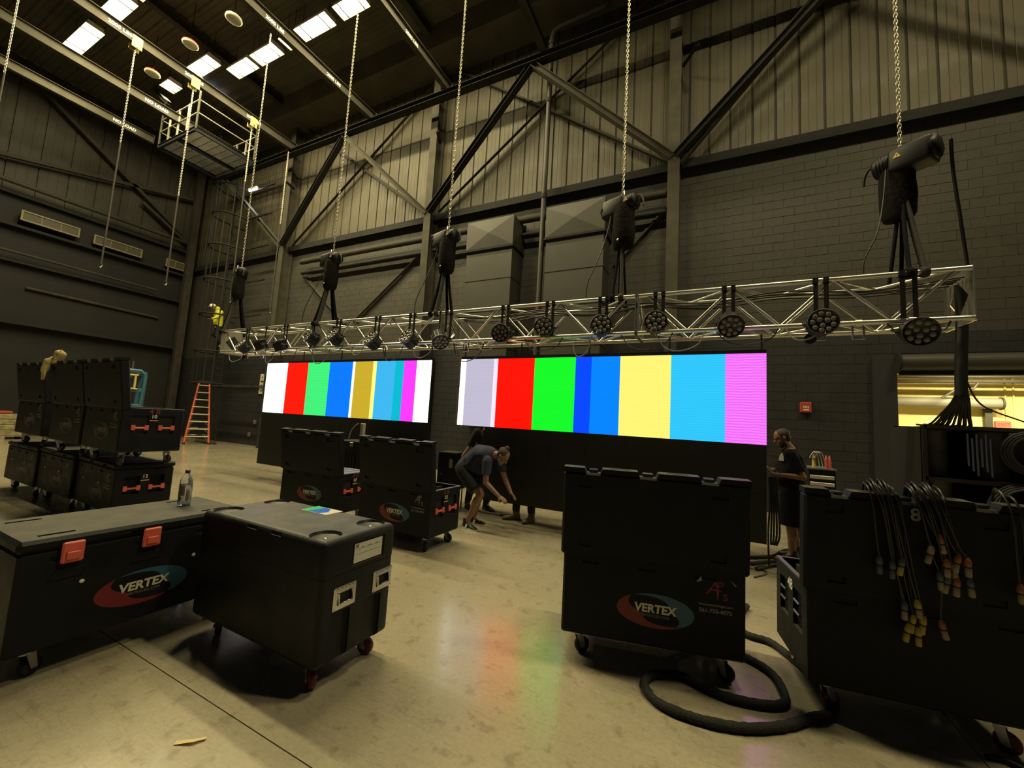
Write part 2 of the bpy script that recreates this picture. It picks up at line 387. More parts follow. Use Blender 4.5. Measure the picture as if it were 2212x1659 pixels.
# floor: concrete slabs with saw-cut joints, each slab a piece of the floor
fl_ = struct(MB().box((XL, YF, -0.30), (XR, 20, -0.012), 0).build('floor', mat('joint_filler', (.05, .045, .035), .9)))
ys = [YF, 1.43, 8.0, 14.5, 20.0]; xs = [XL, -19.2, -12.4, -5.6, 1.33, 8.1, XR]
for i in range(len(xs) - 1):
    for j in range(len(ys) - 1):
        g = 0.003
        MB().box((xs[i] + g, ys[j] + g, -0.011), (xs[i + 1] - g, ys[j + 1] - g, 0)).build('slab', CONC, fl_)

# right-hand wall: painted block below, ribbed steel siding above
OPX, OPZ = 3.35, 3.42
wall = struct(MB().box((XL, YW + 0.006, 0), (OPX, YW + 0.3, 3.857), 1).box((XL, YW + 0.006, 3.857), (OPX, YW + 0.3, ZR), 0).box((OPX, YW + 0.006, OPZ), (XR, YW + 0.3, 3.857), 1).box((OPX, YW + 0.006, 3.857), (XR, YW + 0.3, ZR), 0).build('wall_right', [MORTAR, BLOCKD]))
bl, bh = 0.405, 0.203; PZ = bh * 19   # black paint up to here
cand = []
for j in range(int(8.45 / bh)):
    z0 = j * bh
    off = (j % 2) * bl / 2
    x = XL - off
    while x < XR:
        xa, xb = max(x, XL), min(x + bl, XR)
        if z0 < OPZ - 0.02 and xb > OPX:
            xb = OPX
        if xb - xa > 0.05: cand.append((xa, xb, z0))
        x += bl
near = [c for c in cand if -0.4 < c[0] < 4.2 and c[2] > 3.9 and c[1] - c[0] > 0.39]
near = sorted(near, key=lambda c: (c[0] - 2.2) ** 2 * 0.5 + (c[2] - 6.0) ** 2)[:295]
ns = set(near)
bme = MB().cbox((0.003, -0.010, 0.003), (bl - 0.003, 0.02, bh - 0.003), 0.003).mesh('block', BLOCK)
rb = random.Random(3)
for c in near:
    inst(bme, 'block', wall, (c[0], YW + 0.010 + rb.choice([0, 0, 0, 0.002, 0.003, -0.002]), c[2]))
mb = MB()
for c in cand:
    if c in ns: continue
    d = rb.choice([0, 0, 0.002, -0.002])
    mb.box((c[0] + 0.003, YW + d, c[2] + 0.003), (c[1] - 0.003, YW + 0.03, c[2] + bh - 0.003), 1 if c[2] < PZ - .1 else 0)
tag(mb.build('block', [BLOCK, BLOCKD], wall), kind='stuff')
SIDZ = 8.5
def siding_mesh(wd, h, m):
    b = MB(); p = [(0.0, 0.045), (0.014, 0.0), (wd * .30, 0.0), (wd * .33, 0.006), (wd * .36, 0.0), (wd * .63, 0.0), (wd * .66, 0.006), (wd * .69, 0.0), (wd - 0.040, 0.0), (wd - 0.028, 0.045), (wd, 0.045)]
    vs = [(x, y, z) for z in (0, h) for x, y in p]; n = len(p)
    b.add(vs, [(i, i + 1, n + i + 1, n + i) for i in range(n - 1)])
    return b.mesh('siding_panel', m)
pw = 0.47
sme = siding_mesh(pw, ZR - SIDZ, SIDING)
for i in range(int((XR - XL) / pw)):
    inst(sme, 'siding_panel', wall, (XL + i * pw, YW - 0.02 + rb.uniform(-.004, .004), SIDZ))
# ledge girt where siding meets the blocks
def ibeam(mbx, p0, p1, h, wd, t=0.014, up=(0, 0, 1), mi=0):
    p0, p1 = V(p0), V(p1); d = (p1 - p0); L = d.length; d.normalize(); up = V(up); sd = d.cross(up).normalized(); up = sd.cross(d).normalized()
    mx = Matrix((d, sd, up)).transposed().to_4x4(); mx.translation = p0
    mbx.box((0, -wd / 2, -h / 2), (L, wd / 2, -h / 2 + t), mi, mx); mbx.box((0, -wd / 2, h / 2 - t), (L, wd / 2, h / 2), mi, mx); mbx.box((0, -t / 2, -h / 2 + t), (L, t / 2, h / 2 - t), mi, mx)
    return mbx
def angle(mbx, p0, p1, w_=0.09, t=0.01, up=(0, -1, 0), mi=0):
    p0, p1 = V(p0), V(p1); d = (p1 - p0); L = d.length; d.normalize(); sd = d.cross(V(up)).normalized(); u2 = sd.cross(d).normalized()
    mx = Matrix((d, sd, u2)).transposed().to_4x4(); mx.translation = p0
    mbx.box((0, -w_ / 2, 0), (L, w_ / 2, t), mi, mx); mbx.box((0, w_ / 2 - t, 0), (L, w_ / 2, w_), mi, mx); return mbx
struct(MB().box((XL, YW - 0.20, 8.42), (XR, YW - 0.021, 8.50)).box((XL, YW - 0.20, 8.28), (XR, YW - 0.17, 8.42)).build('trim_1', BEAMD))
# left wall
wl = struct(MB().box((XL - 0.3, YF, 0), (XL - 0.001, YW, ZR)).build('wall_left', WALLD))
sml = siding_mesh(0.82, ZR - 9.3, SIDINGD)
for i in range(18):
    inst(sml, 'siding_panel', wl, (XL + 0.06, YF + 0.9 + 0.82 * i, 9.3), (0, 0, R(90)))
struct(MB().box((XL, YF, 9.18), (XL + 0.22, YW - .2, 9.30)).build('trim_2', BEAMD))
struct(MB().box((XL, YF, 7.95), (XL + 0.30, YW - .2, 8.05)).box((XL, YF, 6.6), (XL + 0.25, YW - .2, 6.68)).build('trim_3', BEAMD))
struct(MB().box((XL, YF, 4.25), (XL + 0.35, YW - .2, 4.37)).build('trim_4', BEAMD))
# ceiling deck with folds, rafters at the columns, eave beam
cl = struct(MB().box((XL, YF, ZR + 0.08), (XR, YW + 0.3, ZR + 0.3)).build('ceiling', DECK))
mb = MB(); prof = []
y = YF
while y < YW: prof += [(y, 0), (y + .10, 0), (y + .14, .05), (y + .30, .05)]; y += .34
n = len(prof); vs = [(x, p[0], ZR + p[1]) for x in (XL, XR) for p in prof]
mb.add(vs, [(i, n + i, n + i + 1, i + 1) for i in range(n - 1)])
tag(mb.build('deck_fold', DECK, cl), kind='stuff')
struct(MB().box((XL, 9.35, 13.75), (XR, YW - .03, ZR)).build('trim_5', DECK))

COLX = (-16.15, -8.5, -0.83, 6.9)
names = ['far steel wall column nearest the caged ladder', 'middle steel wall column between the left duct and the corner braces', 'steel wall column right of the two sheet metal ducts', 'steel wall column over the lit doorway opening']
for k, x in enumerate(COLX):
    b = MB(); zb = OPZ + .1 if x > OPX else 0
    for za, zc, mi in ((zb, 3.86, 1), (3.86, 13.75, 0)): b.box((x - .14, 10.02, za), (x + .14, 10.04, zc), mi).box((x - .14, 10.40, za), (x + .14, 10.47, zc), mi).box((x - .012, 10.04, za), (x + .012, 10.40, zc), mi)  # black column feet stand in for the light falling off low down
    t = tag(b.build('steel_column', [BEAMG, BLOCKD]), names[k], 'column', 'steel wall columns')
    MB().box((x - .18, 10.0, zb + (0 if zb == 0 else 0.0)), (x + .18, 10.019, zb + .02)).build('base_plate', BEAM, t)
# rafters
for k, x in enumerate(COLX[:3]):
    b = MB(); ibeam(b, (x, YF, 14.42), (x, 9.34, 14.42), 0.34, 0.22)
    tag(b.build('roof_rafter', BEAM), ['dark roof rafter running back from the far wall column', 'dark roof rafter running back from the middle wall column', 'dark roof rafter running back from the near wall column'][k], 'rafter', 'roof rafters')
# hoist beams with stencilled load limits
ZB = 12.1
HB = [(-0.95, None), (-4.30, None), (-7.64, (7.75,)), (-10.94, (5.9, 7.85)), (-15.30, (4.15, 6.0, 7.93)), (-18.0, 'n'), (-20.5, 'n'), (2.4, None)]
hl = {-0.95: 'hoist beam ending on the wall truss above the third chain hoist', -4.30: 'hoist beam meeting the wall truss at the peak between two columns', -7.64: 'hoist beam with one visible 2000 LBS stencil', -10.94: 'hoist beam with two 2000 LBS stencils under the lit lamps',
      -15.30: 'hoist beam with yellow trolleys and three 2000 LBS stencils', -18.0: 'hoist beam stencilled NO LOAD passing over the catwalk', -20.5: 'hoist beam stencilled NO LOAD ending at the catwalk corner', 2.4: 'hoist beam above the rightmost chain hoist'}
for x, tx in HB:
    b = MB(); ye = 7.0 if x == -20.5 else 9.62
    ibeam(b, (x, YF, ZB + .16), (x, ye, ZB + .16), 0.32, 0.16)
    t = tag(b.build('hoist_beam', BEAMG if x < -5 else BEAM), hl[x], 'beam', 'hoist beams under the roof')
    MB().box((x - .10, ye - .02, ZB - .02), (x + .10, ye + .0, ZB + .34)).build('end_plate', BEAM, t)
    if tx:
        if tx == 'n': lettering('NO LOAD', 0.15, WHITEP, t, (x + .011, 5.85 + .25, ZB + .12), (0, 1, 0), (0, 0, 1), bold=.004, label='white stencilled words NO LOAD')
        else:
            for yy in tx:
                lettering('2000 LBS', 0.14, WHITEP, t, (x + .011, yy, ZB + .13), (0, 1, 0), (0, 0, 1), bold=.004, label='white stencilled load limit')
                lettering('4', 0.07, WHITEP, t, (x + .011, yy + .02, ZB + .030), (0, 1, 0), (0, 0, 1), bold=.002, label='small white stencilled number')
# header pipes the hoists hang from
b = MB(); b.cyl((-7.75, 5.86, ZB - .06), (2.5, 5.86, ZB - .06), .06)
tag(b.build('header_pipe', BEAM), 'dark round pipe slung under the hoist beams over the lighting truss', 'pipe')

# wall truss standing out from the columns: chord + W diagonals
YC = 9.5
b = MB(); ibeam(b, (-21, YC, 12.0), (XR, YC, 12.0), 0.18, 0.26)
wt = thing('wall_brace_truss', 'dark steel chord with W diagonals standing off the ribbed wall', 'brace truss', (0, 0, 0))
b.build('chord', BEAMD, wt)
for x0 in COLX:
    for dx in (-3.85, 3.85):
        bb = MB(); ibeam(bb, (x0 + (.06 if dx > 0 else -.06), 10.0, 8.45), (x0 + dx * .99, YC + .02, 11.92), .16, .20)
        bb.build('diagonal', BEAMG if dx < 0 else BEAMD, wt)
    bb = MB(); angle(bb, (x0 + .16, 10.2, 12.5), (x0 + .25, YC, 11.9), .08); bb.build('strut', BEAMD, wt); bb = MB(); angle(bb, (x0 + .2, 10.2, 11.0), (x0 + .55, YC + .1, 10.9), .08); bb.build('strut', BEAMD, wt)
# thin X bracing against the siding
XB = [(-16.0, 14.0, -8.70, 8.55), (-15.9, 8.55, -8.70, 13.6), (-8.3, 14.0, -1.0, 8.6), (-8.3, 8.6, -1.0, 13.9), (-0.7, 13.9, 6.8, 8.6)]
xl = ['thin cross brace falling rightward between the far and middle columns', 'thin cross brace rising rightward between the far and middle columns', 'thin cross brace falling rightward behind the riser pipe', 'thin cross brace rising rightward behind the riser pipe', 'cross brace on the siding right of the near column']
for k, (a, z0, c, z1) in enumerate(XB[:4]):
    b = MB(); angle(b, (a, 10.40 - .04 * (k % 2), z0), (c, 10.40 - .04 * (k % 2), z1), .10)
    tag(b.build('cross_brace', BEAM), xl[k], 'brace', 'thin cross braces')
b = MB(); ibeam(b, (-0.72, 10.15, 8.35), (2.9, 10.0, 12.4), .18, .16)
tag(b.build('diagonal_brace', BEAMG), 'heavy diagonal brace rising rightward from the near wall column', 'brace')
# lower braces on the block
for k, (a, z0, c, z1) in enumerate([(-15.2, 7.3, -12.4, 5.0), (-11.9, 5.1, -8.7, 7.5), (-2.3, 6.0, -1.0, 7.4)]):
    b = MB(); angle(b, (a, 10.46, z0), (c, 10.46, z1), .09)
    tag(b.build('knee_brace', BEAMG), ['slim brace falling rightward on the block wall behind the second hoist', 'slim brace rising to the middle column on the block wall', 'slim pale brace rising to the near column behind the third hoist'][k], 'brace', 'slim braces on the block wall')
# horizontal pipes along the wall
for a, c, q in ((-15.0, -8.66, 'left of the middle column'), (-8.34, -6.63, 'between the middle column and left duct'), (-5.11, -4.05, 'between the two ducts'), (-2.47, -1.0, 'right of both ducts')):
    tag(MB().cyl((a, 10.2, 7.63), (c, 10.2, 7.62), .10, n=14).build('service_pipe', BEAM), 'thick horizontal pipe along the wall ' + q, 'pipe', 'thick wall pipe runs')
    tag(MB().cyl((a, 10.28, 7.2), (c, 10.28, 7.18), .07, n=12).build('service_pipe', BEAMD), 'thinner dark pipe just below the thick wall pipe ' + q, 'pipe', 'thin wall pipe runs')
b = MB(); b.tube([(-4.27, 9.97, 0.3), (-4.27, 9.97, 13.05), (-4.22, 9.97, 13.25), (-4.05, 9.97, 13.33), (-2.75, 9.97, 13.40), (-2.62, 9.97, 13.5), (-2.6, 9.97, 13.74)], .075, 12)
t = tag(b.build('riser_pipe', DUCTM), 'tall riser pipe with an elbow near the roof, between the ducts', 'pipe')
for z in (12.9, 11.05, 8.1): MB().cyl((-4.27, 9.97, z - .06), (-4.27, 9.97, z + .06), .095, n=12).build('coupling', BEAM, t)
# two sheet metal ducts with pyramid-creased heads
def duct(x0, x1, label):
    t = thing('air_duct', label, 'duct', ((x0 + x1) / 2, 9.75, 0), 0, 'sheet metal ducts on the wall'); hw = (x1 - x0) / 2
    b = MB(); b.box((-hw + .02, 0.03, 1.5), (hw - .02, 0.70, 6.68)); b.build('shaft', DUCTM, t)
    for z in (2.6, 3.7, 4.8, 5.75): MB().box((-hw + .005, 0.018, z), (hw - .005, 0.70, z + .02)).build('seam', DUCTM, t)
    b = MB(); z0, z1 = 6.72, 7.60
    cs = [(-hw, 0, z0), (hw, 0, z0), (hw, 0, z1), (-hw, 0, z1), (0, -.05, (z0 + z1) / 2)]
    b.add(cs, [(0, 1, 4), (1, 2, 4), (2, 3, 4), (3, 0, 4)])
    b.add([(hw, 0, z0), (hw, .74, z0), (hw, .74, z1), (hw, 0, z1), (hw + .04, .37, (z0 + z1) / 2)], [(0, 1, 4), (1, 2, 4), (2, 3, 4), (3, 0, 4)])
    b.add([(-hw, .74, z0), (-hw, 0, z0), (-hw, 0, z1), (-hw, .74, z1)], [(0, 1, 2, 3)])
    b.add([(-hw, 0, z1), (hw, 0, z1), (hw, .74, z1), (-hw, .74, z1)], [(0, 1, 2, 3)]); b.add([(-hw, 0, z0), (hw, 0, z0), (hw, .74, z0), (-hw, .74, z0)], [(3, 2, 1, 0)])
    b.build('head_box', DUCTM, t)
    MB().box((-hw - .03, -.03, 6.66), (hw + .03, .74, 6.72)).build('flange', BEAMD, t)
    MB().box((-hw - .03, .70, 6.72), (-hw + .0, .745, 7.62)).box((hw, .70, 6.72), (hw + .03, .745, 7.62)).build('corner_angle', BEAMD, t)
duct(-6.66, -5.08, 'sheet metal wall duct left of the riser pipe')
duct(-4.08, -2.44, 'sheet metal wall duct right of the riser pipe')

# ceiling strip lamps (lit), discs
def fixture(x, y, l, label, n):
    t = thing('ceiling_lamp', label, 'ceiling lamp', (x, y, ZF), 0, 'lit fluorescent ceiling lamps')
    b = MB(); h = l / 2
    b.box((-h, -.19, 0), (h, .19, .05)); b.add([(-h, -.19, 0), (h, -.19, 0), (h, -.23, -.10), (-h, -.23, -.10)], [(0, 1, 2, 3)]); b.add([(-h, .19, 0), (h, .19, 0), (h, .23, -.10), (-h, .23, -.10)], [(3, 2, 1, 0)])
    for s in (-h, h): b.add([(s, -.19, 0), (s, .19, 0), (s, .23, -.10), (s, -.23, -.10)], [(0, 1, 2, 3)])
    b.build('reflector', mat('lamp_reflector', (.75, .72, .55), .4), t)
    b = MB()
    for k in range(6): b.cyl((-h + .02, -.15 + .06 * k, -.045), (h - .02, -.15 + .06 * k, -.045), .024, n=8)
    b.build('lamp_tubes', TUBE, t)
    for s in (-.30, .30):
        b = MB()
        b.box((s * l - .012, -.225, -.10), (s * l + .012, .225, -.085)); b.build('guard_bar', BEAMD, t)
    for s in (-h + .1, h - .1): MB().cyl((s, 0, .05), (s, 0, ZR - ZF), .008, n=6).build('hanger_rod', BEAMD, t)
orde = ['first lit lamp from the far end of the long row', 'second lit lamp of the long row', 'short third lit lamp of the long row', 'fourth lit lamp of the long row', 'lit lamp where the long row leaves the picture',
        'large lit lamp beside the pair of red-topped discs', 'small single lit lamp over the catwalk', 'lit lamp beside the first stencilled beam, far end', 'lit lamp above the trolley beam at the top edge']
for i, (x, y, l) in enumerate(FIX): fixture(x, y, l, orde[i], i)
for i, (x, y, l) in enumerate(FIX_UNSEEN): fixture(x, y, l, 'unseen lit ceiling lamp added beyond the top picture edge, %s along its row' % ORD[i], i)
for k, (x, y, c, lb) in enumerate([(-12.84, 5.77, WHITEP, 'pale disc speaker hung under the roof near the long lamp row'), (-15.08, 5.69, SALMON, 'red-backed disc speaker beside the large lit lamp'), (-17.71, 5.76, SALMON, 'red-backed disc speaker above the NO LOAD beam')]):
    t = thing('disc_speaker', lb, 'speaker', (x, y, 13.1), 0, 'disc speakers under the roof')
    g = mat('disc_grille', (.50, .47, .36), .7)
    MB().lathe([(.02, 0), (.19, .0), (.22, .03), (.22, .05)], n=24).build('grille', g, t)
    MB().lathe([(.225, .04), (.21, .08), (.07, .15), (.04, .20)], n=24).build('back_dome', c, t)
    MB().cyl((0, 0, .2), (0, 0, ZR - 13.1), .01, n=6).build('hanger_rod', BEAMD, t)

# yellow beam trolleys on the stencilled beam
for k, (yy, lb) in enumerate([(4.52, 'yellow beam trolley holding the second empty chain'), (6.02, 'yellow beam trolley in front of the catwalk'), (7.9, 'yellow beam trolley near the wall end of the stencilled beam'), (2.36, 'beam trolley at the top left holding the leftmost chain')]):
    t = thing('beam_trolley', lb, 'trolley', (-15.3, yy, ZB), 0, 'yellow beam trolleys')
    b = MB()
    for s in (-.10, .10): b.cbox((s - .012, -.12, -.16), (s + .012, .12, .20), .008)
    b.build('side_plate', YEL, t); MB().cyl((-.13, 0, -.10), (.13, 0, -.10), .03).build('cross_pin', STEEL, t)
    MB().cyl((-.08, -.07, .04), (.08, -.07, .04), .045).cyl((-.08, .07, .04), (.08, .07, .04), .045).build('wheel_pair', BEAMD, t)

# ------------------------------------------------------------------ catwalk and caged ladder
cw = thing('catwalk', 'steel catwalk with railings high in the far corner', 'catwalk', (-18.0, 7.8, 11.5))
PX, PY = 1.34, 1.02
b = MB(); 
for a, c in (((-PX, -PY, 0), (PX, -PY, 0)), ((-PX, PY, 0), (PX, PY, 0)), ((-PX, -PY, 0), (-PX, PY, 0)), ((PX, -PY, 0), (PX, PY, 0)), ((0, -PY, 0), (0, PY, 0))): ibeam(b, a, c, .16, .08)
b.build('platform_frame', BEAMD, cw)
b = MB()
for k in range(31): b.box((-PX + .04 + k * .085, -PY, .05), (-PX + .06 + k * .085, PY, .09))
for k in range(7): b.box((-PX, -PY + .1 + k * .27, .055), (PX, -PY + .12 + k * .27, .085))
tag(b.build('grating', BEAM, cw), kind='stuff')
CWR = mat('railing_paint', (.26, .25, .21), .6)
for k in range(5):
    for yy in (-PY, PY): MB().box((-PX + k * PX / 2 - .025, yy - .025, .08), (-PX + k * PX / 2 + .025, yy + .025, 1.15)).build('post', CWR, cw)
for z in (.62, 1.12):
    for yy in (-PY, PY): MB().cyl((-PX, yy, z), (PX, yy, z), .024, n=8).build('rail', CWR, cw)
    for xx in (-PX, PX): MB().cyl((xx, -PY, z), (xx, PY, z), .024, n=8).build('rail', CWR, cw)
for xx in (-PX, PX):
    for yy in (-PY, PY): MB().cyl((xx, yy, .0), (xx, yy, ZR - 11.5), .035, n=8).build('hanger', BEAMG, cw)
b = MB(); ibeam(b, (-.6, -PY - .2, 1.5), (-1.7, -PY - .2, 2.4), .12, .22); b.build('stair_stringer', BEAMG, cw)
# cool white tubes near the catwalk
t = thing('tube_lamp', 'short cool white tube lamp under the catwalk end', 'lamp', (-17.9, 9.6, 11.05), 0)
MB().cbox((-.30, -.05, .03), (.30, .05, .10), .01).build('housing', WHITEP, t); MB().cyl((-.27, 0, 0), (.27, 0, 0), .035, n=10).build('lamp_tube', TUBEW, t); MB().cyl((0, 0, .1), (0, 0, .5), .012, n=6).build('hanger_rod', BEAMD, t)
area('tube_lamp_light', (-17.9, 9.85, 10.9), .5, .25, 30, (0.85, .93, 1.0), (R(-60), 0, 0))
t = thing('skylight', 'pale blue daylight slot beyond the catwalk', 'skylight', (-18.5, 7.9, ZR - .12)); 
MB().box((-.25, -.55, 0), (.25, .45, .03)).build('pane', SKYL, t)
b = MB()
for k in range(4): b.box((-.27, -.55 + k * .33, -.03), (.27, -.53 + k * .33, 0))
b.build('mullion', BEAMD, t)

lx, ly = -18.9, 9.3
cg = thing('caged_ladder', 'tall dark caged ladder running from floor to catwalk', 'ladder', (lx, ly, 0))
for s in (-.28, .28): MB().box((s - .03, .30, 2.4), (s + .03, .36, 11.5)).build('side_rail', BEAMD, cg)
for k in range(30): MB().cyl((-.28, .33, 2.6 + .3 * k), (.28, .33, 2.6 + .3 * k), .014, n=6).build('rung', BEAM, cg)
an = [R(a) for a in (200, 225, 250, 270, 290, 315, 340)]
for a in an:
    MB().box((-.02, -.006, 2.5), (.02, .006, 11.2)).build('cage_strap', BEAMD, cg, (.62 * math.cos(a), .05 + .62 * math.sin(a), 0), (0, 0, a + PI / 2))
for k, z in enumerate((2.5, 3.85, 5.4, 6.9, 8.4, 9.8, 11.1)):
    pts = [(-.62, .36, z)] + [(.63 * math.cos(R(a)), .05 + .63 * math.sin(R(a)), z) for a in range(180, 361, 15)] + [(.62, .36, z)]
    MB().tube(pts, .035, 6).build('cage_hoop', BEAMD, cg)
    MB().box((.58, .36, z - .03), (2.4, .42, z + .03)).build('wall_bracket', BEAMD, cg); MB().box((-.66, .36, z - .03), (-.60, 1.1, z + .03)).build('wall_bracket', BEAMD, cg)
for k in range(12): MB().box((-.75 + k * .13, .2, 0), (-.735 + k * .13, .215, 2.4)).build('guard_bar', BEAMD, cg)
MB().box((-.8, .18, 2.4), (3.2, .24, 2.46)).box((-.8, .18, 0), (.75, .24, .05)).build('guard_rail', BEAM, cg)
for k in range(7): MB().box((-1.0, -.1, .35 + k * .3), (-.1, -.085, .365 + k * .3)).build('guard_rung', BEAM, cg)

# left wall: strip fittings, pipes, braces
for k, (y0, y1, z) in enumerate([(4.62, 6.22, 8.45), (6.65, 8.28, 8.40), (10.2 - 1.0, 10.2 + .1, 8.38)]):
    lb = ['unlit cream framed strip lamp nearest the picture edge on the dark wall', 'unlit cream framed strip lamp in the middle of three on the dark wall', 'unlit cream framed strip lamp beside the caged ladder'][k]
    t = thing('strip_lamp', lb, 'wall lamp', (XL + .36, (y0 + y1) / 2, z), 0, 'unlit strip lamps on the left wall'); h = (y1 - y0) / 2
    fr = mat('strip_frame', (.20, .17, .085), .6); ins = mat('strip_diffuser', (.055, .048, .028), .6)
    b = MB(); b.box((-.05, -h, -.20), (.0, -h + .05, .20)).box((-.05, h - .05, -.20), (.0, h, .20)).box((-.05, -h + .05, .15), (0, h - .05, .20)).box((-.05, -h + .05, -.20), (0, h - .05, -.15)); b.build('frame', fr, t)
    MB().box((-.35, -h + .05, -.15), (-.03, h - .05, .15)).build('diffuser', ins, t)
    for q in (-.33, .33): MB().box((-.04, q * h - .01, -.15), (-.01, q * h + .01, .15)).build('divider', fr, t)
def wl_pipe(p, r, m, lb): tag(MB().tube(p, r, 10).build('service_pipe', m), lb, 'pipe')
wl_pipe([(XL + .5, YF, 9.45), (XL + .5, 9.8, 9.60)], .085, BEAM, 'long pipe above the strip lamps on the dark left wall')
wl_pipe([(XL + .35, YF, 7.1), (XL + .35, 9.0, 6.9)], .05, BEAM, 'slim pipe below the strip lamps on the dark left wall')
wl_pipe([(XL + .07, 5.1, 5.75), (XL + .07, 9.3, 5.65)], .06, BEAM, 'short pipe halfway up the dark left wall')
for k, (y0, z0, y1, z1) in enumerate([(4.0, 14.0, 10.2, 9.6), (3.2, 10.3, 10.2, 12.0), (8.0, 10.8, 10.3, 9.4)]):
    b = MB(); ibeam(b, (XL + .35, y0, z0), (XL + .35, y1, z1), .14, .14, up=(1, 0, 0))
    tag(b.build('wall_brace', BEAM if k != 1 else BEAM), ['long brace falling toward the corner on the left wall', 'nearly level brace behind the catwalk on the left wall', 'short lower brace near the corner of the left wall'][k], 'brace', 'left wall braces')
b = MB(); b.box((-23.55, 9.9, 0), (-23.3, 10.2, 14)); tag(b.build('corner_post', BEAM), 'dark steel post in the far room corner', 'column')

# ------------------------------------------------------------------ bay seen through the opening
struct(MB().box((OPX, 15.0, 0), (XR, 15.2, 4.3)).build('wall_back', YWALL))
struct(MB().box((OPX - .3, YW + .3, 0), (OPX - .01, 15.2, 4.3)).build('wall_side', YWALL))
struct(MB().box((OPX - .3, YW + .3, 3.95), (XR, 15.2, 4.2)).build('trim_6', YWALL))
struct(MB().box((OPX - .34, 10.36, 0), (OPX, 10.54, OPZ)).build('trim_7', mat('jamb_paint', (.02, .02, .024), .7)))
t = thing('roller_door_barrel', 'grey roller door barrel across the top of the doorway opening', 'roller door', (OPX, 10.27, 3.22))
MB().cyl((0, 0, 0), (8.3, 0, 0), .17, n=24).build('barrel', DUCTM, t)
MB().box((0, -.06, -.24), (8.3, .02, -.155)).build('bottom_bar', BEAMD, t)
MB().cyl((-.03, 0, 0), (0, 0, 0), .2, n=24).build('end_plate', BEAMD, t)
sg_ = mat('cream_slats', (.66, .62, .42), .55)
t = thing('roller_shutter', 'closed cream slatted roller shutter in the lit bay', 'roller shutter', (4.0, 14.9, 0))
for k in range(34): MB().prism([(0, 0), (.03, .018), (.06, .022), (.075, .0)], (-.3, 0.0, 2.70 - .075 * (k + 1)), (0, 0, 1), (0, -1, 0), -2.85).build('slat', sg_, t)
MB().cyl((-.3, -.16, 2.82), (2.75, -.16, 2.82), .14, n=20).build('barrel', mat('barrel_grey', (.17, .165, .14), .6), t)
MB().box((2.52, -.05, 0), (2.66, .06, 2.7)).build('guide_rail', DUCTM, t)
MB().cyl((2.75, -.16, 2.82), (2.79, -.16, 2.82), .165, n=20).build('end_plate', DUCTM, t)
for k, (z, r, m, lb) in enumerate([(3.46, .035, DUCTM, 'upper thin pipe across the lit bay'), (3.34, .05, BEAM, 'dark pipe across the lit bay above the shutter'), (3.62, .06, DUCTM, 'highest pipe across the lit bay')]):
    tag(MB().cyl((OPX + .02, 14.3, z), (XR, 14.3, z), r, n=10).build('bay_pipe', m), lb, 'pipe')
tag(MB().tube([(5.5, 14.3, 2.9), (5.75, 14.3, 3.12), (6.1, 14.3, 3.16), (6.2, 14.3, 3.34)], .03, 8).build('bay_pipe', DUCTM), 'bent branch pipe above the shutter barrel in the lit bay', 'pipe')
for k, x in enumerate((6.95, 7.1, 7.6)): tag(MB().cyl((x, 14.95, 2.3 if k == 2 else 0), (x, 14.95, 3.9), .018, n=6).build('conduit', YWALL), ['first thin conduit on the yellow bay wall', 'second thin conduit on the yellow bay wall', 'short conduit ending in a box on the yellow bay wall'][k], 'conduit')
for k, x in enumerate((6.3, 9.5)):
    t = thing('bay_lamp', ['lit tube lamp under the bay ceiling', 'lit tube lamp deeper in the bay'][k], 'ceiling lamp', (x, 13.2, 3.75)); MB().box((-.6, -.10, .03), (.6, .10, .19)).build('housing', WHITEP, t); MB().cyl((-.58, 0, 0), (.58, 0, 0), .04, n=10).build('lamp_tube', TUBE, t)
t = thing('exit_sign', 'small salmon exit sign low on the yellow bay wall', 'sign', (6.87, 14.93, 2.2)); MB().cbox((-.14, -.03, 0), (.14, .05, .18), .01).build('sign_plate', SALMON, t); lettering('EXIT', .11, mat('sign_dark_red', (.35, .05, .04), .5), t, (0, -.031, .05), (1, 0, 0), (0, 0, 1), bold=.002)

# wall signs
t = thing('fire_alarm', 'small red fire alarm box on the dark wall right of the big screen', 'alarm', (1.88, 10.46, 2.2)); MB().cbox((-.10, -.05, 0), (.10, .04, .22), .012).build('housing', mat('alarm_red', (.40, .06, .045), .5), t)
lettering('FIRE', .06, WHITEP, t, (0, -.051, .09), (1, 0, 0), (0, 0, 1), bold=.001); MB().box((-.05, -.056, .04), (.05, -.05, .065)).build('pull_bar', WHITEP, t)
t = thing('wall_sign', 'cream notice plate with a round symbol left of the left screen', 'sign', (-17.1, 10.48, 2.2)); MB().cbox((-.17, -.02, 0), (.17, .01, .85), .01).build('plate', mat('cream_plate', (.60, .57, .42), .6), t)
pts = [(.10 * math.cos(a * PI / 12), -.025, .25 + .13 * math.sin(a * PI / 12)) for a in range(24)]; MB().tube(pts, .016, 6, closed=True).build('ring_symbol', BLACK, t)
MB().box((-.03, -.03, .22), (.03, -.02, .30)).box((-.09, -.024, .50), (.09, -.02, .56)).box((-.03, -.024, .68), (.03, -.02, .74)).build('print_mark', BLACK, t)

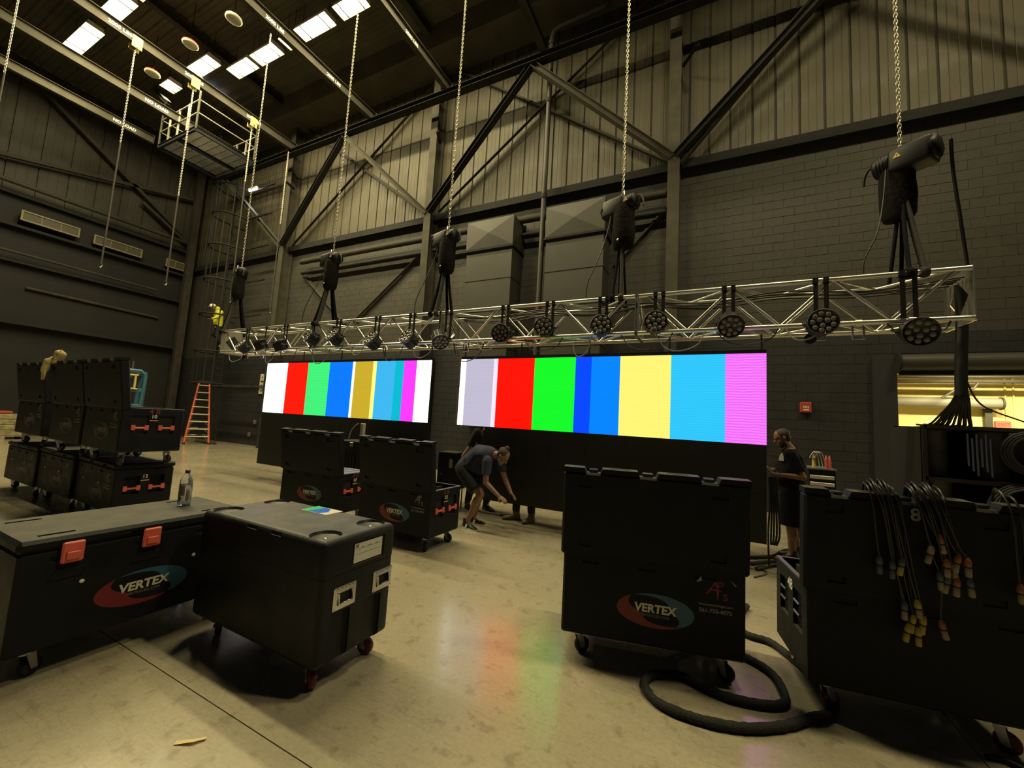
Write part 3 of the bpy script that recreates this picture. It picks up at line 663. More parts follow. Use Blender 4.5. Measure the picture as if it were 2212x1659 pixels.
# =================================================================== LED SCREENS
def led_wall(x0, x1, stops, label, skip=()):
    """stops: (x, colour, strength) left edge of every bar"""
    t = thing('led_screen', label, 'led screen', (x0, 5.9, 0)); W = x1 - x0; n = 8; cw_ = W / n; zb, zm, zt = 0.33, 1.535, 2.70
    bars = [(a - x0, (stops[i + 1][0] if i + 1 < len(stops) else x1) - x0, i) for i, (a, c, e) in enumerate(stops)]
    mats = [BLACK, mat('led_off_face', (.0055, .0055, .0065), .65, bump=.2, bscale=400)] + [bar_mat(c, e) for a, c, e in stops]
    for r in range(4):
        z0, z1 = (zb + r * (zm - zb) / 2, zb + (r + 1) * (zm - zb) / 2) if r < 2 else (zm + (r - 2) * (zt - zm) / 2, zm + (r - 1) * (zt - zm) / 2)
        for c in range(n):
            if (c, r) in skip: continue
            a0, a1 = c * cw_, (c + 1) * cw_
            b = MB(); b.cbox((a0 + .001, .012, z0 + .001), (a1 - .001, .09, z1 - .001), .004)
            if r < 2: b.add([(a0 + .001, .0105, z0 + .001), (a1 - .001, .0105, z0 + .001), (a1 - .001, .0105, z1 - .001), (a0 + .001, .0105, z1 - .001)], [(0, 1, 2, 3)], 1)
            else:
                for (p, q, i) in bars:
                    p2, q2 = max(p, a0), min(q, a1)
                    if q2 - p2 > 1e-4: b.add([(p2, .0105, z0), (q2, .0105, z0), (q2, .0105, z1), (p2, .0105, z1)], [(0, 1, 2, 3)], 2 + i)
            b.build('panel', mats, t)
    b = MB()
    for c in range(n + 1):
        x = min(max(c * cw_, .03), W - .03); b.box((x - .02, .10, .36 if not skip or c > 2 else zm), (x + .02, .14, zt))
    tag(b.build('rear_bracing', BEAMD, t), kind='stuff')
    b = MB(); b.box((0, .02, zt + .001), (W, .09, zt + .05)); b.build('fly_bar', BLACK, t)
    b = MB()
    for c in range(0, n + 1, 2):
        x = min(max(c * cw_, .05), W - .05); b.cyl((x, .055, zt + .05), (x, .055, 2.965), .012, n=6)
    tag(b.build('drop_link', BLACK, t), kind='stuff')
    return t
def bar_mat(c, e):
    nm = 'bar_%d_%d_%d_%d' % (*c, int(e * 10))
    if nm in MATS: return MATS[nm]
    m = mat(nm, (.01, .01, .01), .5, emit=srgb(c), estr=e, spec=.2)
    nt = m.node_tree; b = nt.nodes['Principled BSDF']
    if e <= 2.0:   # pixel rows of the screen
        tc = nt.nodes.new('ShaderNodeNewGeometry'); wv = nt.nodes.new('ShaderNodeTexWave'); wv.bands_direction = 'Z'; wv.inputs['Scale'].default_value = 9.0
        wv.inputs['Distortion'].default_value = 2.2 if c == (238, 112, 243) else .35; wv.inputs['Detail'].default_value = 1; wv.inputs['Detail Scale'].default_value = 1.4
        mr = nt.nodes.new('ShaderNodeMapRange'); mr.inputs[3].default_value = e * (.82 if c == (238, 112, 243) else .95); mr.inputs[4].default_value = e * (1.22 if c == (238, 112, 243) else 1.04)
        nt.links.new(tc.outputs['Position'], wv.inputs['Vector']); nt.links.new(wv.outputs['Fac'], mr.inputs[0]); nt.links.new(mr.outputs[0], b.inputs['Emission Strength'])
    return m
RB = [(-3.97, (255, 255, 255), 2.6), (-3.86, (196, 191, 212), 1), (-3.30, (236, 226, 246), 1.1), (-3.22, (252, 12, 3), 1.7), (-2.54, (18, 232, 38), 1.2), (-1.85, (2, 62, 238), 1.4), (-1.60, (0, 126, 245), 1.15),
      (-1.17, (255, 232, 112), 1.15), (-.47, (46, 192, 243), 1.1), (.20, (238, 112, 243), 1.12)]
LB = [(-9.52, (255, 255, 255), 2.6), (-8.76, (252, 16, 3), 1.6), (-8.05, (66, 244, 124), 1), (-7.35, (0, 116, 246), 1.15), (-6.66, (255, 255, 240), 1.4), (-6.59, (206, 175, 44), 1), (-6.09, (255, 244, 130), 1.1), (-5.99, (62, 186, 243), 1),
      (-5.50, (0, 190, 212), 1), (-5.28, (226, 52, 240), 1.3), (-4.97, (255, 255, 255), 2.6)]
led_wall(-9.52, -4.62, LB, 'left hanging screen lit with narrow colour bars between white ends')
led_wall(-3.97, .66, RB, 'larger right hanging screen lit with wide colour bars ending in magenta', skip=((0, 0), (0, 1)))

# =================================================================== LIGHTING TRUSS
tr = thing('lighting_truss', 'silver box truss hung above both screens', 'truss', (0, 5.6, 0))
ZT0, ZT1, TD = 2.965, 3.49, 0.52
TX = [-10.98, -7.6, -4.25, -.905, 2.44]
for k in range(4):
    xa, xb = TX[k] + .012, TX[k + 1] - .012; L = xb - xa
    sec = thing('truss_section', None, None, ((xa + xb) / 2, 0, 0)); del_keys = [q for q in sec.keys()]
    sec.parent = tr; h = L / 2
    for yy in (0, TD):
        for zz in (ZT0, ZT1): MB().cyl((-h, yy, zz), (h, yy, zz), .029, n=12).build('chord', ALU, sec)
    nb = 6; st = (L - .24) / nb
    for yy in (0, TD):
        for q in range(nb):
            a, c = -h + .12 + q * st, -h + .12 + (q + 1) * st
            z0, z1 = (ZT1, ZT0) if (q % 2 == 0) else (ZT0, ZT1)
            MB().cyl((a, yy, z0), (c, yy, z1), .0185, n=8).build('brace', ALU, sec)
    for zz in (ZT0, ZT1):
        for q in range(nb):
            a, c = -h + .12 + q * st, -h + .12 + (q + 1) * st
            y0, y1 = (0, TD) if (q % 2 == 0) else (TD, 0)
            MB().cyl((a, y0, zz), (c, y1, zz), .0175, n=8).build('cross_brace', ALU, sec)
    for s in (-1, 1):
        x = s * (h - .006); b = MB(); lo, hi = -.03, TD + .03
        # welded end frame: plate with a diamond opening
        c = (TD / 2, (ZT0 + ZT1) / 2); out = [(lo, ZT0 - .03), (hi, ZT0 - .03), (hi, ZT1 + .03), (lo, ZT1 + .03)]
        dia = [(c[0], c[1] - .19), (c[0] + .19, c[1]), (c[0], c[1] + .19), (c[0] - .19, c[1])]
        op = [(lo, ZT0 - .03), (c[0], ZT0 - .03), (hi, ZT0 - .03), (hi, c[1]), (hi, ZT1 + .03), (c[0], ZT1 + .03), (lo, ZT1 + .03), (lo, c[1])]
        di = [((dia[3][0] + dia[0][0]) / 2, (dia[3][1] + dia[0][1]) / 2), dia[0], ((dia[0][0] + dia[1][0]) / 2, (dia[0][1] + dia[1][1]) / 2), dia[1], ((dia[1][0] + dia[2][0]) / 2, (dia[1][1] + dia[2][1]) / 2), dia[2], ((dia[2][0] + dia[3][0]) / 2, (dia[2][1] + dia[3][1]) / 2), dia[3]]
        vs = [(x + dx, p[0], p[1]) for dx in (-.006, .006) for p in op + di]; fs = []
        for q in range(8):
            r2 = (q + 1) % 8
            fs += [(q, r2, 8 + r2, 8 + q), (16 + r2, 16 + q, 24 + q, 24 + r2), (q, 16 + q, 16 + r2, r2), (8 + q, 8 + r2, 24 + r2, 24 + q)]
        b.add(vs, fs); b.build('end_frame', ALU, sec)

# par lights
CAN = mat('par_can_black', (.022, .022, .024), .4)
LENS = mat('par_lens', (.16, .155, .145), .3, coat=.5)
LENSP = mat('par_lens_face', (.085, .083, .078), .4)
def par_meshes():
    b = MB(); prof = [(.02, .23), (.10, .22)]
    for k in range(7): h = .205 - k * .026; prof += [(.125, h), (.125, h - .012), (.112, h - .013), (.112, h - .025)]
    prof += [(.145, .02), (.148, -.012), (.138, -.014), (.136, -.002), (.02, -.002)]
    b.lathe([(r_, -h) for r_, h in prof], d=(0, -1, 0), n=28)
    for k in range(14):
        a = 2 * PI * k / 14; u = V((math.cos(a), 0, math.sin(a))); b.box((-.004, .03, .10), (.004, .20, .134), 0, Matrix.Rotation(a, 4, 'Y'))
    body = b.mesh('can', CAN)
    f = MB().lathe([(.136, 0), (.02, .001)], o=(0, -.0, 0), d=(0, -1, 0), n=24).mesh('lens_plate', LENSP)
    l = MB()
    for k in range(9): a = 2 * PI * (k + .5) / 9; l.ell((.098 * math.cos(a), -.004, .098 * math.sin(a)), (.029, .014, .029), n=10, m=6)
    for k in range(3): a = 2 * PI * k / 3 + .4; l.ell((.042 * math.cos(a), -.004, .042 * math.sin(a)), (.029, .014, .029), n=10, m=6)
    l.mesh('lens', LENS)
    one = MB().ell((0, 0, 0), (.029, .014, .029), n=10, m=6).mesh('lens', LENS)
    return body, f, one
PB, PFm, PL = par_meshes()
LPOS = [(.098 * math.cos(2 * PI * (k + .5) / 9), -.004, .098 * math.sin(2 * PI * (k + .5) / 9)) for k in range(9)] + [(.042 * math.cos(2 * PI * k / 3 + .4), -.004, .042 * math.sin(2 * PI * k / 3 + .4)) for k in range(3)]
PARS = [(-9.85, 3.09, (-.10, -.72, .5), 'first par lamp from the far truss end, tipped up'), (-9.15, 3.14, (-.16, -.36, .86), 'second par lamp from the far end, face turned to the roof'),
        (-8.45, 3.11, (-.12, -.40, .84), 'third par lamp from the far end, face turned to the roof'), (-7.5, 3.18, (-.22, -.80, .25), 'dark par lamp above the red bar of the left screen'),
        (-6.78, 3.18, (-.06, -.76, .45), 'pale faced par lamp above the blue bar of the left screen'), (-5.75, 3.05, (-.06, -.78, .42), 'pale faced par lamp above the gold bar of the left screen'),
        (-4.86, 3.05, (-.08, -.82, .40), 'pale faced par lamp above the magenta bar of the left screen'), (-4.09, 2.92, (.56, -.42, -.66), 'par lamp aimed down at the gap between the screens'),
        (-2.94, 3.02, (.08, -.93, -.15), 'dark par lamp above the red bar of the right screen'), (-2.21, 3.08, (.18, -.95, .0), 'round par lamp above the green bar of the right screen'),
        (-1.35, 3.06, (.16, -.95, .05), 'round par lamp beside the third hoist cable'), (-.63, 3.06, (.12, -.95, .05), 'round par lamp right of the double end frames'),
        (.24, 2.95, (.05, -.80, -.50), 'par lamp tipped down with lit rim above the cyan bar'), (1.14, 2.95, (.0, -.98, .02), 'large dark par lamp right of the magenta bar'), (1.94, 2.80, (-.05, -.93, -.22), 'nearest par lamp under the rightmost hoist slings')]
for i, (x, z, dr, lb) in enumerate(PARS):
    d = V(dr).normalized(); py = 5.40 if i > 7 else 5.42
    t = thing('par_lamp', lb, 'par lamp', (x, py, z), 0, 'par lamps on the truss')
    yv = -d; xv = V((0, 0, 1)); xv = yv.cross(V((0, 0, 1)))
    xv = xv.normalized() if xv.length > .05 else V((1, 0, 0)); zv = xv.cross(yv).normalized()
    Rm = Matrix((xv, yv, zv)).transposed().to_4x4()
    for me, nm in ((PB, 'can'), (PFm, 'lens_plate')):
        o = bpy.data.objects.new(nm, me); COL.objects.link(o); o.parent = t; o.matrix_local = Rm
        if nm == 'lens_plate':
            for p in LPOS: inst(PL, 'lens', o, p)
    b = MB(); c = -d * .11   # yoke round the can
    for s in (-1, 1): b.cbox((s * .152 - .006, .08, -.02), (s * .152 + .006, .14, .02), .003, 0, Rm)
    pv = Rm @ V((0, .11, 0)); top = V((0, .20, .02))
    up = (top - pv); 
    l0, l1 = Rm @ V((-.158, .11, 0)), Rm @ V((.158, .11, 0))
    mid = pv + V((0, .12, .05))
    b.tube([l0, l0 + (mid - pv) * .9, mid + (l0 - pv) * .35, mid + (l1 - pv) * .35, l1 + (mid - pv) * .9, l1], .011, 6); b.build('yoke', CAN, t)
    clampz = ZT0 - z; b = MB(); b.cyl((-.03, 5.6 - py, clampz), (.03, 5.6 - py, clampz), .042, n=12).cyl(mid, (0, 5.6 - py, clampz - .03), .014, n=8); b.build('clamp', STEEL, t)
    for s in (-1, 1):
        if i in (1, 3) and s > 0: continue
        b = MB(); xx = s * .05 + (0.02 if i % 2 else -.02); b.box((xx - .022, 5.57 - py, ZT0 - z + .02), (xx + .022, 5.575 - py, ZT1 - z)).box((xx - .026, 5.565 - py, ZT1 - z - .03), (xx + .026, 5.635 - py, ZT1 - z + .032)); b.build('strap', BLACKMAT, t)
# cables on the truss
rc = random.Random(11); CABL = mat('cable_jacket', (.02, .02, .02), .5); CABG = mat('cable_highlight', (.30, .29, .26), .5)
for i in range(18):
    x = -10.6 + i * .72 + rc.uniform(-.15, .15); dz = rc.uniform(.14, .36); wdt = rc.uniform(.3, .7); yy = 5.55 + rc.uniform(0, .1)
    p = [(x, yy, ZT0 - .01), (x + wdt * .2, yy - .03, ZT0 - dz * .8), (x + wdt * .5, yy - .05, ZT0 - dz), (x + wdt * .85, yy - .02, ZT0 - dz * .7), (x + wdt, yy, ZT0 - .0)]
    tag(MB().tube(bez(p, 8), .0075, 6).build('lamp_cable', CABL if i % 2 else CABG), 'thin lamp cable looping under the truss, %s from its far end' % ORD[i], 'cable', 'drooping lamp cables under the truss')  # alternate loops painted pale in place of highlights on the wires
for i in range(5):
    y0 = 5.72 + i * .07; p = [(-4.0 + k * .8, y0 + rc.uniform(-.03, .03), ZT1 - .06 - (k % 2) * rc.uniform(.02, .09)) for k in range(9)]
    tag(MB().tube(bez(p, 6), .011, 6).build('truss_cable', CABL), 'black power cable lying along the truss top, %s from the front chord' % ORD[i], 'cable', 'power cables lying in the truss')
for i, x in enumerate((-9.9, -3.7, -9.3, 1.15, 1.5)):
    t = thing('rigging_clamp', ['far steel rigging clamp with a coiled tail', 'empty steel clamp left of the red bar', 'second far steel clamp', 'rolled clamp hanging under the large dark par lamp', 'square hook clamp near the right truss end'][i], 'clamp', (x, 5.62, ZT0 - .02), 0, 'spare clamps under the truss')
    b = MB(); b.cyl((-.03, 0, .02), (.03, 0, .02), .045, n=12); b.build('jaw', STEEL, t)
    b = MB(); b.tube([(-.05, 0, -.02), (-.05, 0, -.16), (.05, 0, -.16), (.05, 0, -.02)], .010, 6); b.build('hook', STEEL, t)
    if i in (0, 3): MB().cyl((-.09, -.02, -.14), (-.09, .03, -.14), .06, n=16).build('coiled_tail', RUBBER, t)

# =================================================================== CHAINS AND HOISTS
def chain_mesh(x, y, z0, z1, b=None, r=.016, wire=.0055):
    b = b or MB(); p = .045; n = int((z1 - z0) / p); L2 = p * .5 + wire * 1.2
    for k in range(n):
        zc = z0 + (k + .5) * p; a = (PI / 4 if k % 2 else -PI / 4); ca, sa = math.cos(a), math.sin(a)
        pts = [(-r, -.30), (-r, .30), (-r * .5, .52), (r * .5, .52), (r, .30), (r, -.30), (r * .5, -.52), (-r * .5, -.52)]
        b.tube([(x + q * ca, y + q * sa, zc + h * (L2 / .5)) for q, h in pts], wire, 4, closed=True)
    return b
HOIST = mat('hoist_body_black', (.006, .006, .007), .5, spec=.25, noise=.2, nscale=6, bump=.1, bscale=90)
BAG = mat('mesh_bag', (.011, .0105, .0095), .95, spec=.1, noise=.5, nscale=28, bump=.8, bscale=22)
SLING = mat('sling_sleeve', (.009, .010, .013), .95, spec=.1, noise=.3, nscale=30)
SLINGG = mat('sling_dusty', (.035, .035, .032), .95, noise=.3, nscale=25)
def hoist(x, y, z, rz, label, sl, cable=True, far=False):
    t = thing('chain_hoist', label, 'chain hoist', (x, y, z), rz, 'chain hoists carrying the truss')
    b = MB(); b.cbox((-.30, -.135, -.17), (.08, .135, .11), .04, seg=2); b.build('gear_case', HOIST, t)
    b = MB(); b.lathe([(.02, -.335), (.12, -.33), (.145, -.30), (.145, -.29)], d=(1, 0, 0), n=6); b.build('end_cover', HOIST, t, (0, 0, -.02))
    b = MB(); b.lathe([(.12, .08), (.125, .10), (.125, .21), (.11, .235), (.03, .24)], d=(1, 0, 0), n=18); b.build('motor', HOIST, t, (0, 0, -.01))
    for k in range(3): MB().lathe([(.124, .12 + k * .03), (.129, .122 + k * .03), (.129, .130 + k * .03), (.124, .132 + k * .03)], d=(1, 0, 0), n=18).build('cooling_fin', HOIST, t, (0, 0, -.01))
    sg1 = -1 if math.cos(rz) > 0 else 1
    b = MB(); b.prism([(0, 0), (.075, 0), (.0375, .065)], (.06 - sg1 * .0375, sg1 * .138, -.03), (-sg1, 0, 0), (0, 0, 1), .003); b.build('warning_triangle', YEL, t)
    lettering('!', .045, BLACK, t, (.06 - sg1 * .075, sg1 * .1415, -.02), (-sg1, 0, 0), (0, 0, 1), bold=.001, name='warning_mark')
    tag(chain_mesh(0, 0, .08, ZB - .09 - z).build('load_chain', CHAINM, t), kind='stuff')
    tag(chain_mesh(.09, -.10, -.12, .12).build('slack_chain', CHAINM, t), kind='stuff')
    MB().tube([(.0, -.05, .10), (.03, -.06, .15), (.09, -.10, .15), (.09, -.10, .10)], .012, 6).build('chain_guide', STEEL, t)
    b = MB(); rings = []
    rg = random.Random(int(x * 7))
    for q, (zz, rx, ry) in enumerate([(-.06, .15, .12), (-.12, .165, .135), (-.28, .165, .14), (-.42, .175, .145), (-.56, .17, .14), (-.66, .16, .13), (-.70, .14, .11)]):
        rings.append([(.05 + rx * math.cos(a) * (1 + rg.uniform(-.05, .05)), -.03 + ry * math.sin(a) * (1 + rg.uniform(-.06, .06)), zz) for a in [2 * PI * k / 16 for k in range(16)]])
    b.loft(rings); b.build('chain_bag', BAG, t)
    MB().lathe([(.018, 0), (.018, .006), (.009, .007)], o=(.05, -.172, -.62), d=(0, -1, 0), n=12).build('grommet', STEEL, t)
    MB().tube(bez([(.23, 0, .02), (.29, 0, .05), (.34, 0, -.03), (.36, -.01, -.14)], 6), .015, 7).build('power_tail', RUBBER, t)
    MB().tube([(0, 0, -.16), (0, .0, -.22), (.03, 0, -.27), (0, 0, -.31), (-.03, 0, -.28)], .014, 7).build('hook', STEEL, t)
    for k, (dx, m, lb) in enumerate(sl):
        hz = z - .62
        c, s_ = math.cos(rz), math.sin(rz)
        # sling legs from below the hoist to the two top chords
        for yy in (5.6, 5.6 + TD):
            pass
    g = thing('truss_sling', 'black sling pair under the ' + label.split(' hoist')[0].replace('chain', '').strip() + ' hoist', 'sling', (x, 5.6, ZT1 + .0), 0, 'slings between hoists and truss')
    zz = z - .30 - ZT1; 
    for k, (dx, yy, m) in enumerate([(-.05, 0, SLING), (.07, 0, SLINGG), (-.06, TD, SLING), (.05, TD, SLING)]):
        b = MB(); b.tube(bez([(0, y - 5.6, zz), (dx * .6, (y - 5.6) * .5 + yy * .5, zz * .45), (dx, yy, .02)], 6), .048 if m is SLINGG else .036, 8, flat=.5)
        b.tube([(dx + .05 * 0, yy + .045 * math.cos(a), .045 * math.sin(a)) for a in [2 * PI * q / 10 for q in range(10)]], .018, 6, closed=True, flat=2.2); b.build('sling_leg', m, g)
    if cable:
        p = [(x - .15, y - .05, z - .12), (x - .20, y - .12, z - .5), (x - .30, 5.62, z - .95), (x - .42, 5.6, z - 1.25), (x - .44, 5.6, ZT1 + .02)] if z - 1.25 > ZT1 else [(x - .15, y - .05, z - .12), (x - .22, 5.68, z - .5), (x - .4, 5.6, ZT1 + .25), (x - .46, 5.6, ZT1 + .02)]
        tag(MB().tube(bez(p, 8), .008, 6).build('hoist_cable', CABL), 'thin control cable hanging beside the ' + label.split(' hoist')[0].replace('chain', '').strip() + ' hoist', 'cable', 'hoist control cables')
hoist(-11.0, 5.86, 5.10, R(-20), 'farthest chain hoist at the left end of the truss', (), False)
hoist(-7.55, 5.86, 5.02, R(-8), 'fourth chain hoist from the right, over the left screen', ())
hoist(-4.43, 5.86, 5.02, R(-14), 'middle chain hoist over the gap between screens', ())
hoist(-1.20, 5.86, 5.02, R(-22), 'second chain hoist from the right, by the ducts', ())
hoist(1.99, 5.86, 4.95, R(142), 'nearest chain hoist at the right end of the truss', ())
# hoist supply cable from the nearest hoist to the loom
tag(MB().tube(bez([(2.32, 5.62, 4.95), (2.36, 5.7, 4.6), (2.44, 5.8, 4.1), (2.52, 5.9, 3.55), (2.53, 5.9, 3.2)], 10), .017, 8).build('supply_cable', RUBBER), 'black supply cable falling from the nearest hoist past the truss end', 'cable')
# cable loom falling from the truss end and fanning out
lm = thing('cable_loom', 'thick black cable loom falling from the right truss end and fanning out', 'cable loom', (2.46, 5.92, 0))
MB().tube(bez([(-.02, -.05, 3.4), (.0, 0, 3.0), (-.02, 0, 2.6), (-.03, 0, 2.30), (-.03, 0, 2.2)], 6), .050, 12).build('bundle', RUBBER, lm)
for k in range(8):
    q = (k - 3.5) / 3.5
    MB().tube(bez([(-.03 + q * .03, rc.uniform(-.025, .025), 2.30), (-.03 + q * .06, .03, 2.14), (-.03 + q * .12, .17, 1.98), (-.03 + q * .17, .27, 1.885), (-.03 + q * .22, .42, 1.885)], 8), .017 if k % 4 else .011, 7).build('cable', RUBBER, lm)
# empty chains with sleeves on the left
for k, (yt, y2, zm_, lb) in enumerate([(2.36, 2.30, 9.3, 'leftmost hanging chain at the picture edge'), (4.52, 4.47, 9.0, 'second hanging chain with a long grey sleeve'), (6.02, 5.98, 8.2, 'hanging chain in front of the catwalk'), (7.9, 7.85, 9.8, 'hanging chain just left of the far hoist chain'), (9.35, 9.27, 8.9, 'hanging chain beside the far wall column')]):
    t = thing('hanging_chain', lb, 'chain', (-15.3, yt, 5.27), 0, 'empty chains hanging from the stencilled beam')
    tag(chain_mesh(0, 0, zm_ - 5.27, ZB - .13 - 5.27, r=.018, wire=.0065).build('chain', CHAINM, t), kind='stuff')
    MB().cyl((0, 0, .10), (0, 0, zm_ - 5.27), .022, n=8).build('sleeve', mat('chain_sleeve', (.045, .042, .032), .9), t)
    MB().tube([(0, 0, .14), (.0, .03, .08), (0, .0, .0), (0, -.035, .03)], .016, 6).build('hook', STEEL, t)

# =================================================================== ROAD CASES
def swoosh(a, b, t0, t1, peak, wmax, n=36):
    out, inn = [], []
    for i in range(n + 1):
        t = t0 + (t1 - t0) * i / n; f = i / n
        wd = wmax * (math.sin(PI * f) ** 0.8) * (0.55 + 0.45 * math.exp(-((f - peak) / .28) ** 2) * 1.6) if 0 < f < 1 else 0
        p = V((a * math.cos(t), b * math.sin(t)))
        out.append(p); inn.append(p * (1 - wd))
    return out, inn
def logo(parent, o, u, v, s=1.0, bright=CREAMTXT, red=LOGORED, blue=LOGOBLUE, rot=0.0):
    u, v = V(u), V(v); n = u.cross(v); c, q = math.cos(rot), math.sin(rot)
    root = MB()
    for mi, (t0, t1, pk, wm) in enumerate(((R(128), R(318), .36, .50), (R(125), R(-62), .62, .50))):
        ou, inn = swoosh(.252 * s, .112 * s, t0, t1, pk, wm)
        P = lambda p: V(o) + u * (p[0] * c - p[1] * q) + v * (p[0] * q + p[1] * c) + n * .0012
        vs = [P(p) for p in ou] + [P(p) for p in inn]; k = len(ou)
        root.add(vs, [(i, i + 1, k + i + 1, k + i) for i in range(k - 1)], mi)
    ob = root.build('logo', [red, blue], parent)
    lettering('VERTEX', .076 * s, bright, ob, V(o) - v * (.012 * s) + n * .001, u, v, bold=.0026 * s, shear=.08, label='cream capital letters')
    lettering('VERTEXLED.COM', .021 * s, GREYTXT, ob, V(o) - v * (.040 * s) + n * .001, u, v, space=1.18, sx=.98, bold=.0004)
    return ob
def aps(parent, o, u, v, m, s=1.0, corners=False):
    u, v = V(u), V(v); n = u.cross(v); b = MB(); o = V(o)
    b.prism([(-.03, -.02), (.03, -.02), (.03, .02), (-.03, .02)], o, u, v, .0002)
    ob = b.build('stencil_mark', CASE, parent)
    lettering('A', .125 * s, m, ob, o - u * .018 * s + n * .001, u, v, shear=.25, name='letter'); lettering('P', .085 * s, m, ob, o + u * .028 * s + v * .030 * s + n * .001, u, v, name='letter')
    lettering('T', .085 * s, m, ob, o + u * .012 * s - v * .025 * s + n * .0012, u, v, name='letter'); lettering('s', .095 * s, m, ob, o + u * .062 * s - v * .030 * s + n * .0012, u, v, name='letter')
    lettering('www.atomimage.com', .024 * s, GREYTXT if corners else m, ob, o - v * .075 * s + n * .001, u, v, bold=.0006)
    lettering('561-750-4070', .036 * s, DIMWHITE if corners else m, ob, o - v * .118 * s + n * .001, u, v, bold=.0008)
    if corners:
        for sx in (-1, 1):
            c = MB(); c.prism([(-.018, -.018), (.018, -.006), (.010, .026)] if sx < 0 else [(-.012, .022), (.02, -.018), (.03, -.012)][::1], o + u * sx * .10 + v * .085, u, v, .0006); c.build('tape_corner', DIMWHITE, ob)
def caster(parent, x, y, z0, red=False, ang=0.4):
    t = bpy.data.objects.new('caster', None); COL.objects.link(t); t.parent = parent; t.location = (x, y, 0); t.rotation_euler = (0, 0, ang)
    b = MB(); b.cbox((-.05, -.045, z0 - .012), (.05, .045, z0), .004); b.cyl((0, 0, z0 - .035), (0, 0, z0 - .01), .035, n=12)
    for s in (-1, 1): b.prism([(-.025, z0 - .03), (.025, z0 - .03), (.045, .045), (.01, .045)], (0, s * .028 - (.004 if s > 0 else -.0), 0), (1, 0, 0), (0, 0, 1), .004)
    b.build('fork', STEEL, t)
    b = MB(); r = min(.055, z0 / 2 - .012); b.lathe([(r * .3, -.022), (r * .9, -.02), (r, -.012), (r, .012), (r * .9, .02), (r * .3, .022)], o=(.03, 0, r), d=(0, 1, 0), n=18); b.build('wheel', REDWHEEL if red else RUBBER, t)
    b = MB(); b.cyl((.03, -.034, r), (.03, .034, r), .012, n=8); b.build('axle', STEEL, t)
    return t
LC, WC, ZC0, ZCB = 1.2, .64, .17, .735
def handle_bar(parent, o, u, v, m, L=.20, label=None):
    u, v = V(u), V(v); n = u.cross(v); o = V(o); b = MB()
    pts = [o + u * (-L / 2) + n * .006, o + u * (-L / 4) + n * .012 - v * .004, o + u * (L / 4) + n * .012 - v * .004, o + u * (L / 2) + n * .006]
    b.tube(pts, [.017, .0125, .0125, .017], 8)
    for s in (-1, 1): b.add([o + u * (s * L / 2 + a * .02) + v * bb * .032 + n * c for a, bb in ((-1, -1), (1, -1), (1, 1), (-1, 1)) for c in (.001, .022)], [(0, 2, 4, 6), (7, 5, 3, 1), (0, 1, 3, 2), (2, 3, 5, 4), (4, 5, 7, 6), (6, 7, 1, 0)])
    ob = b.build('handle', m, parent)
    if label: ob['label'] = label
    return ob
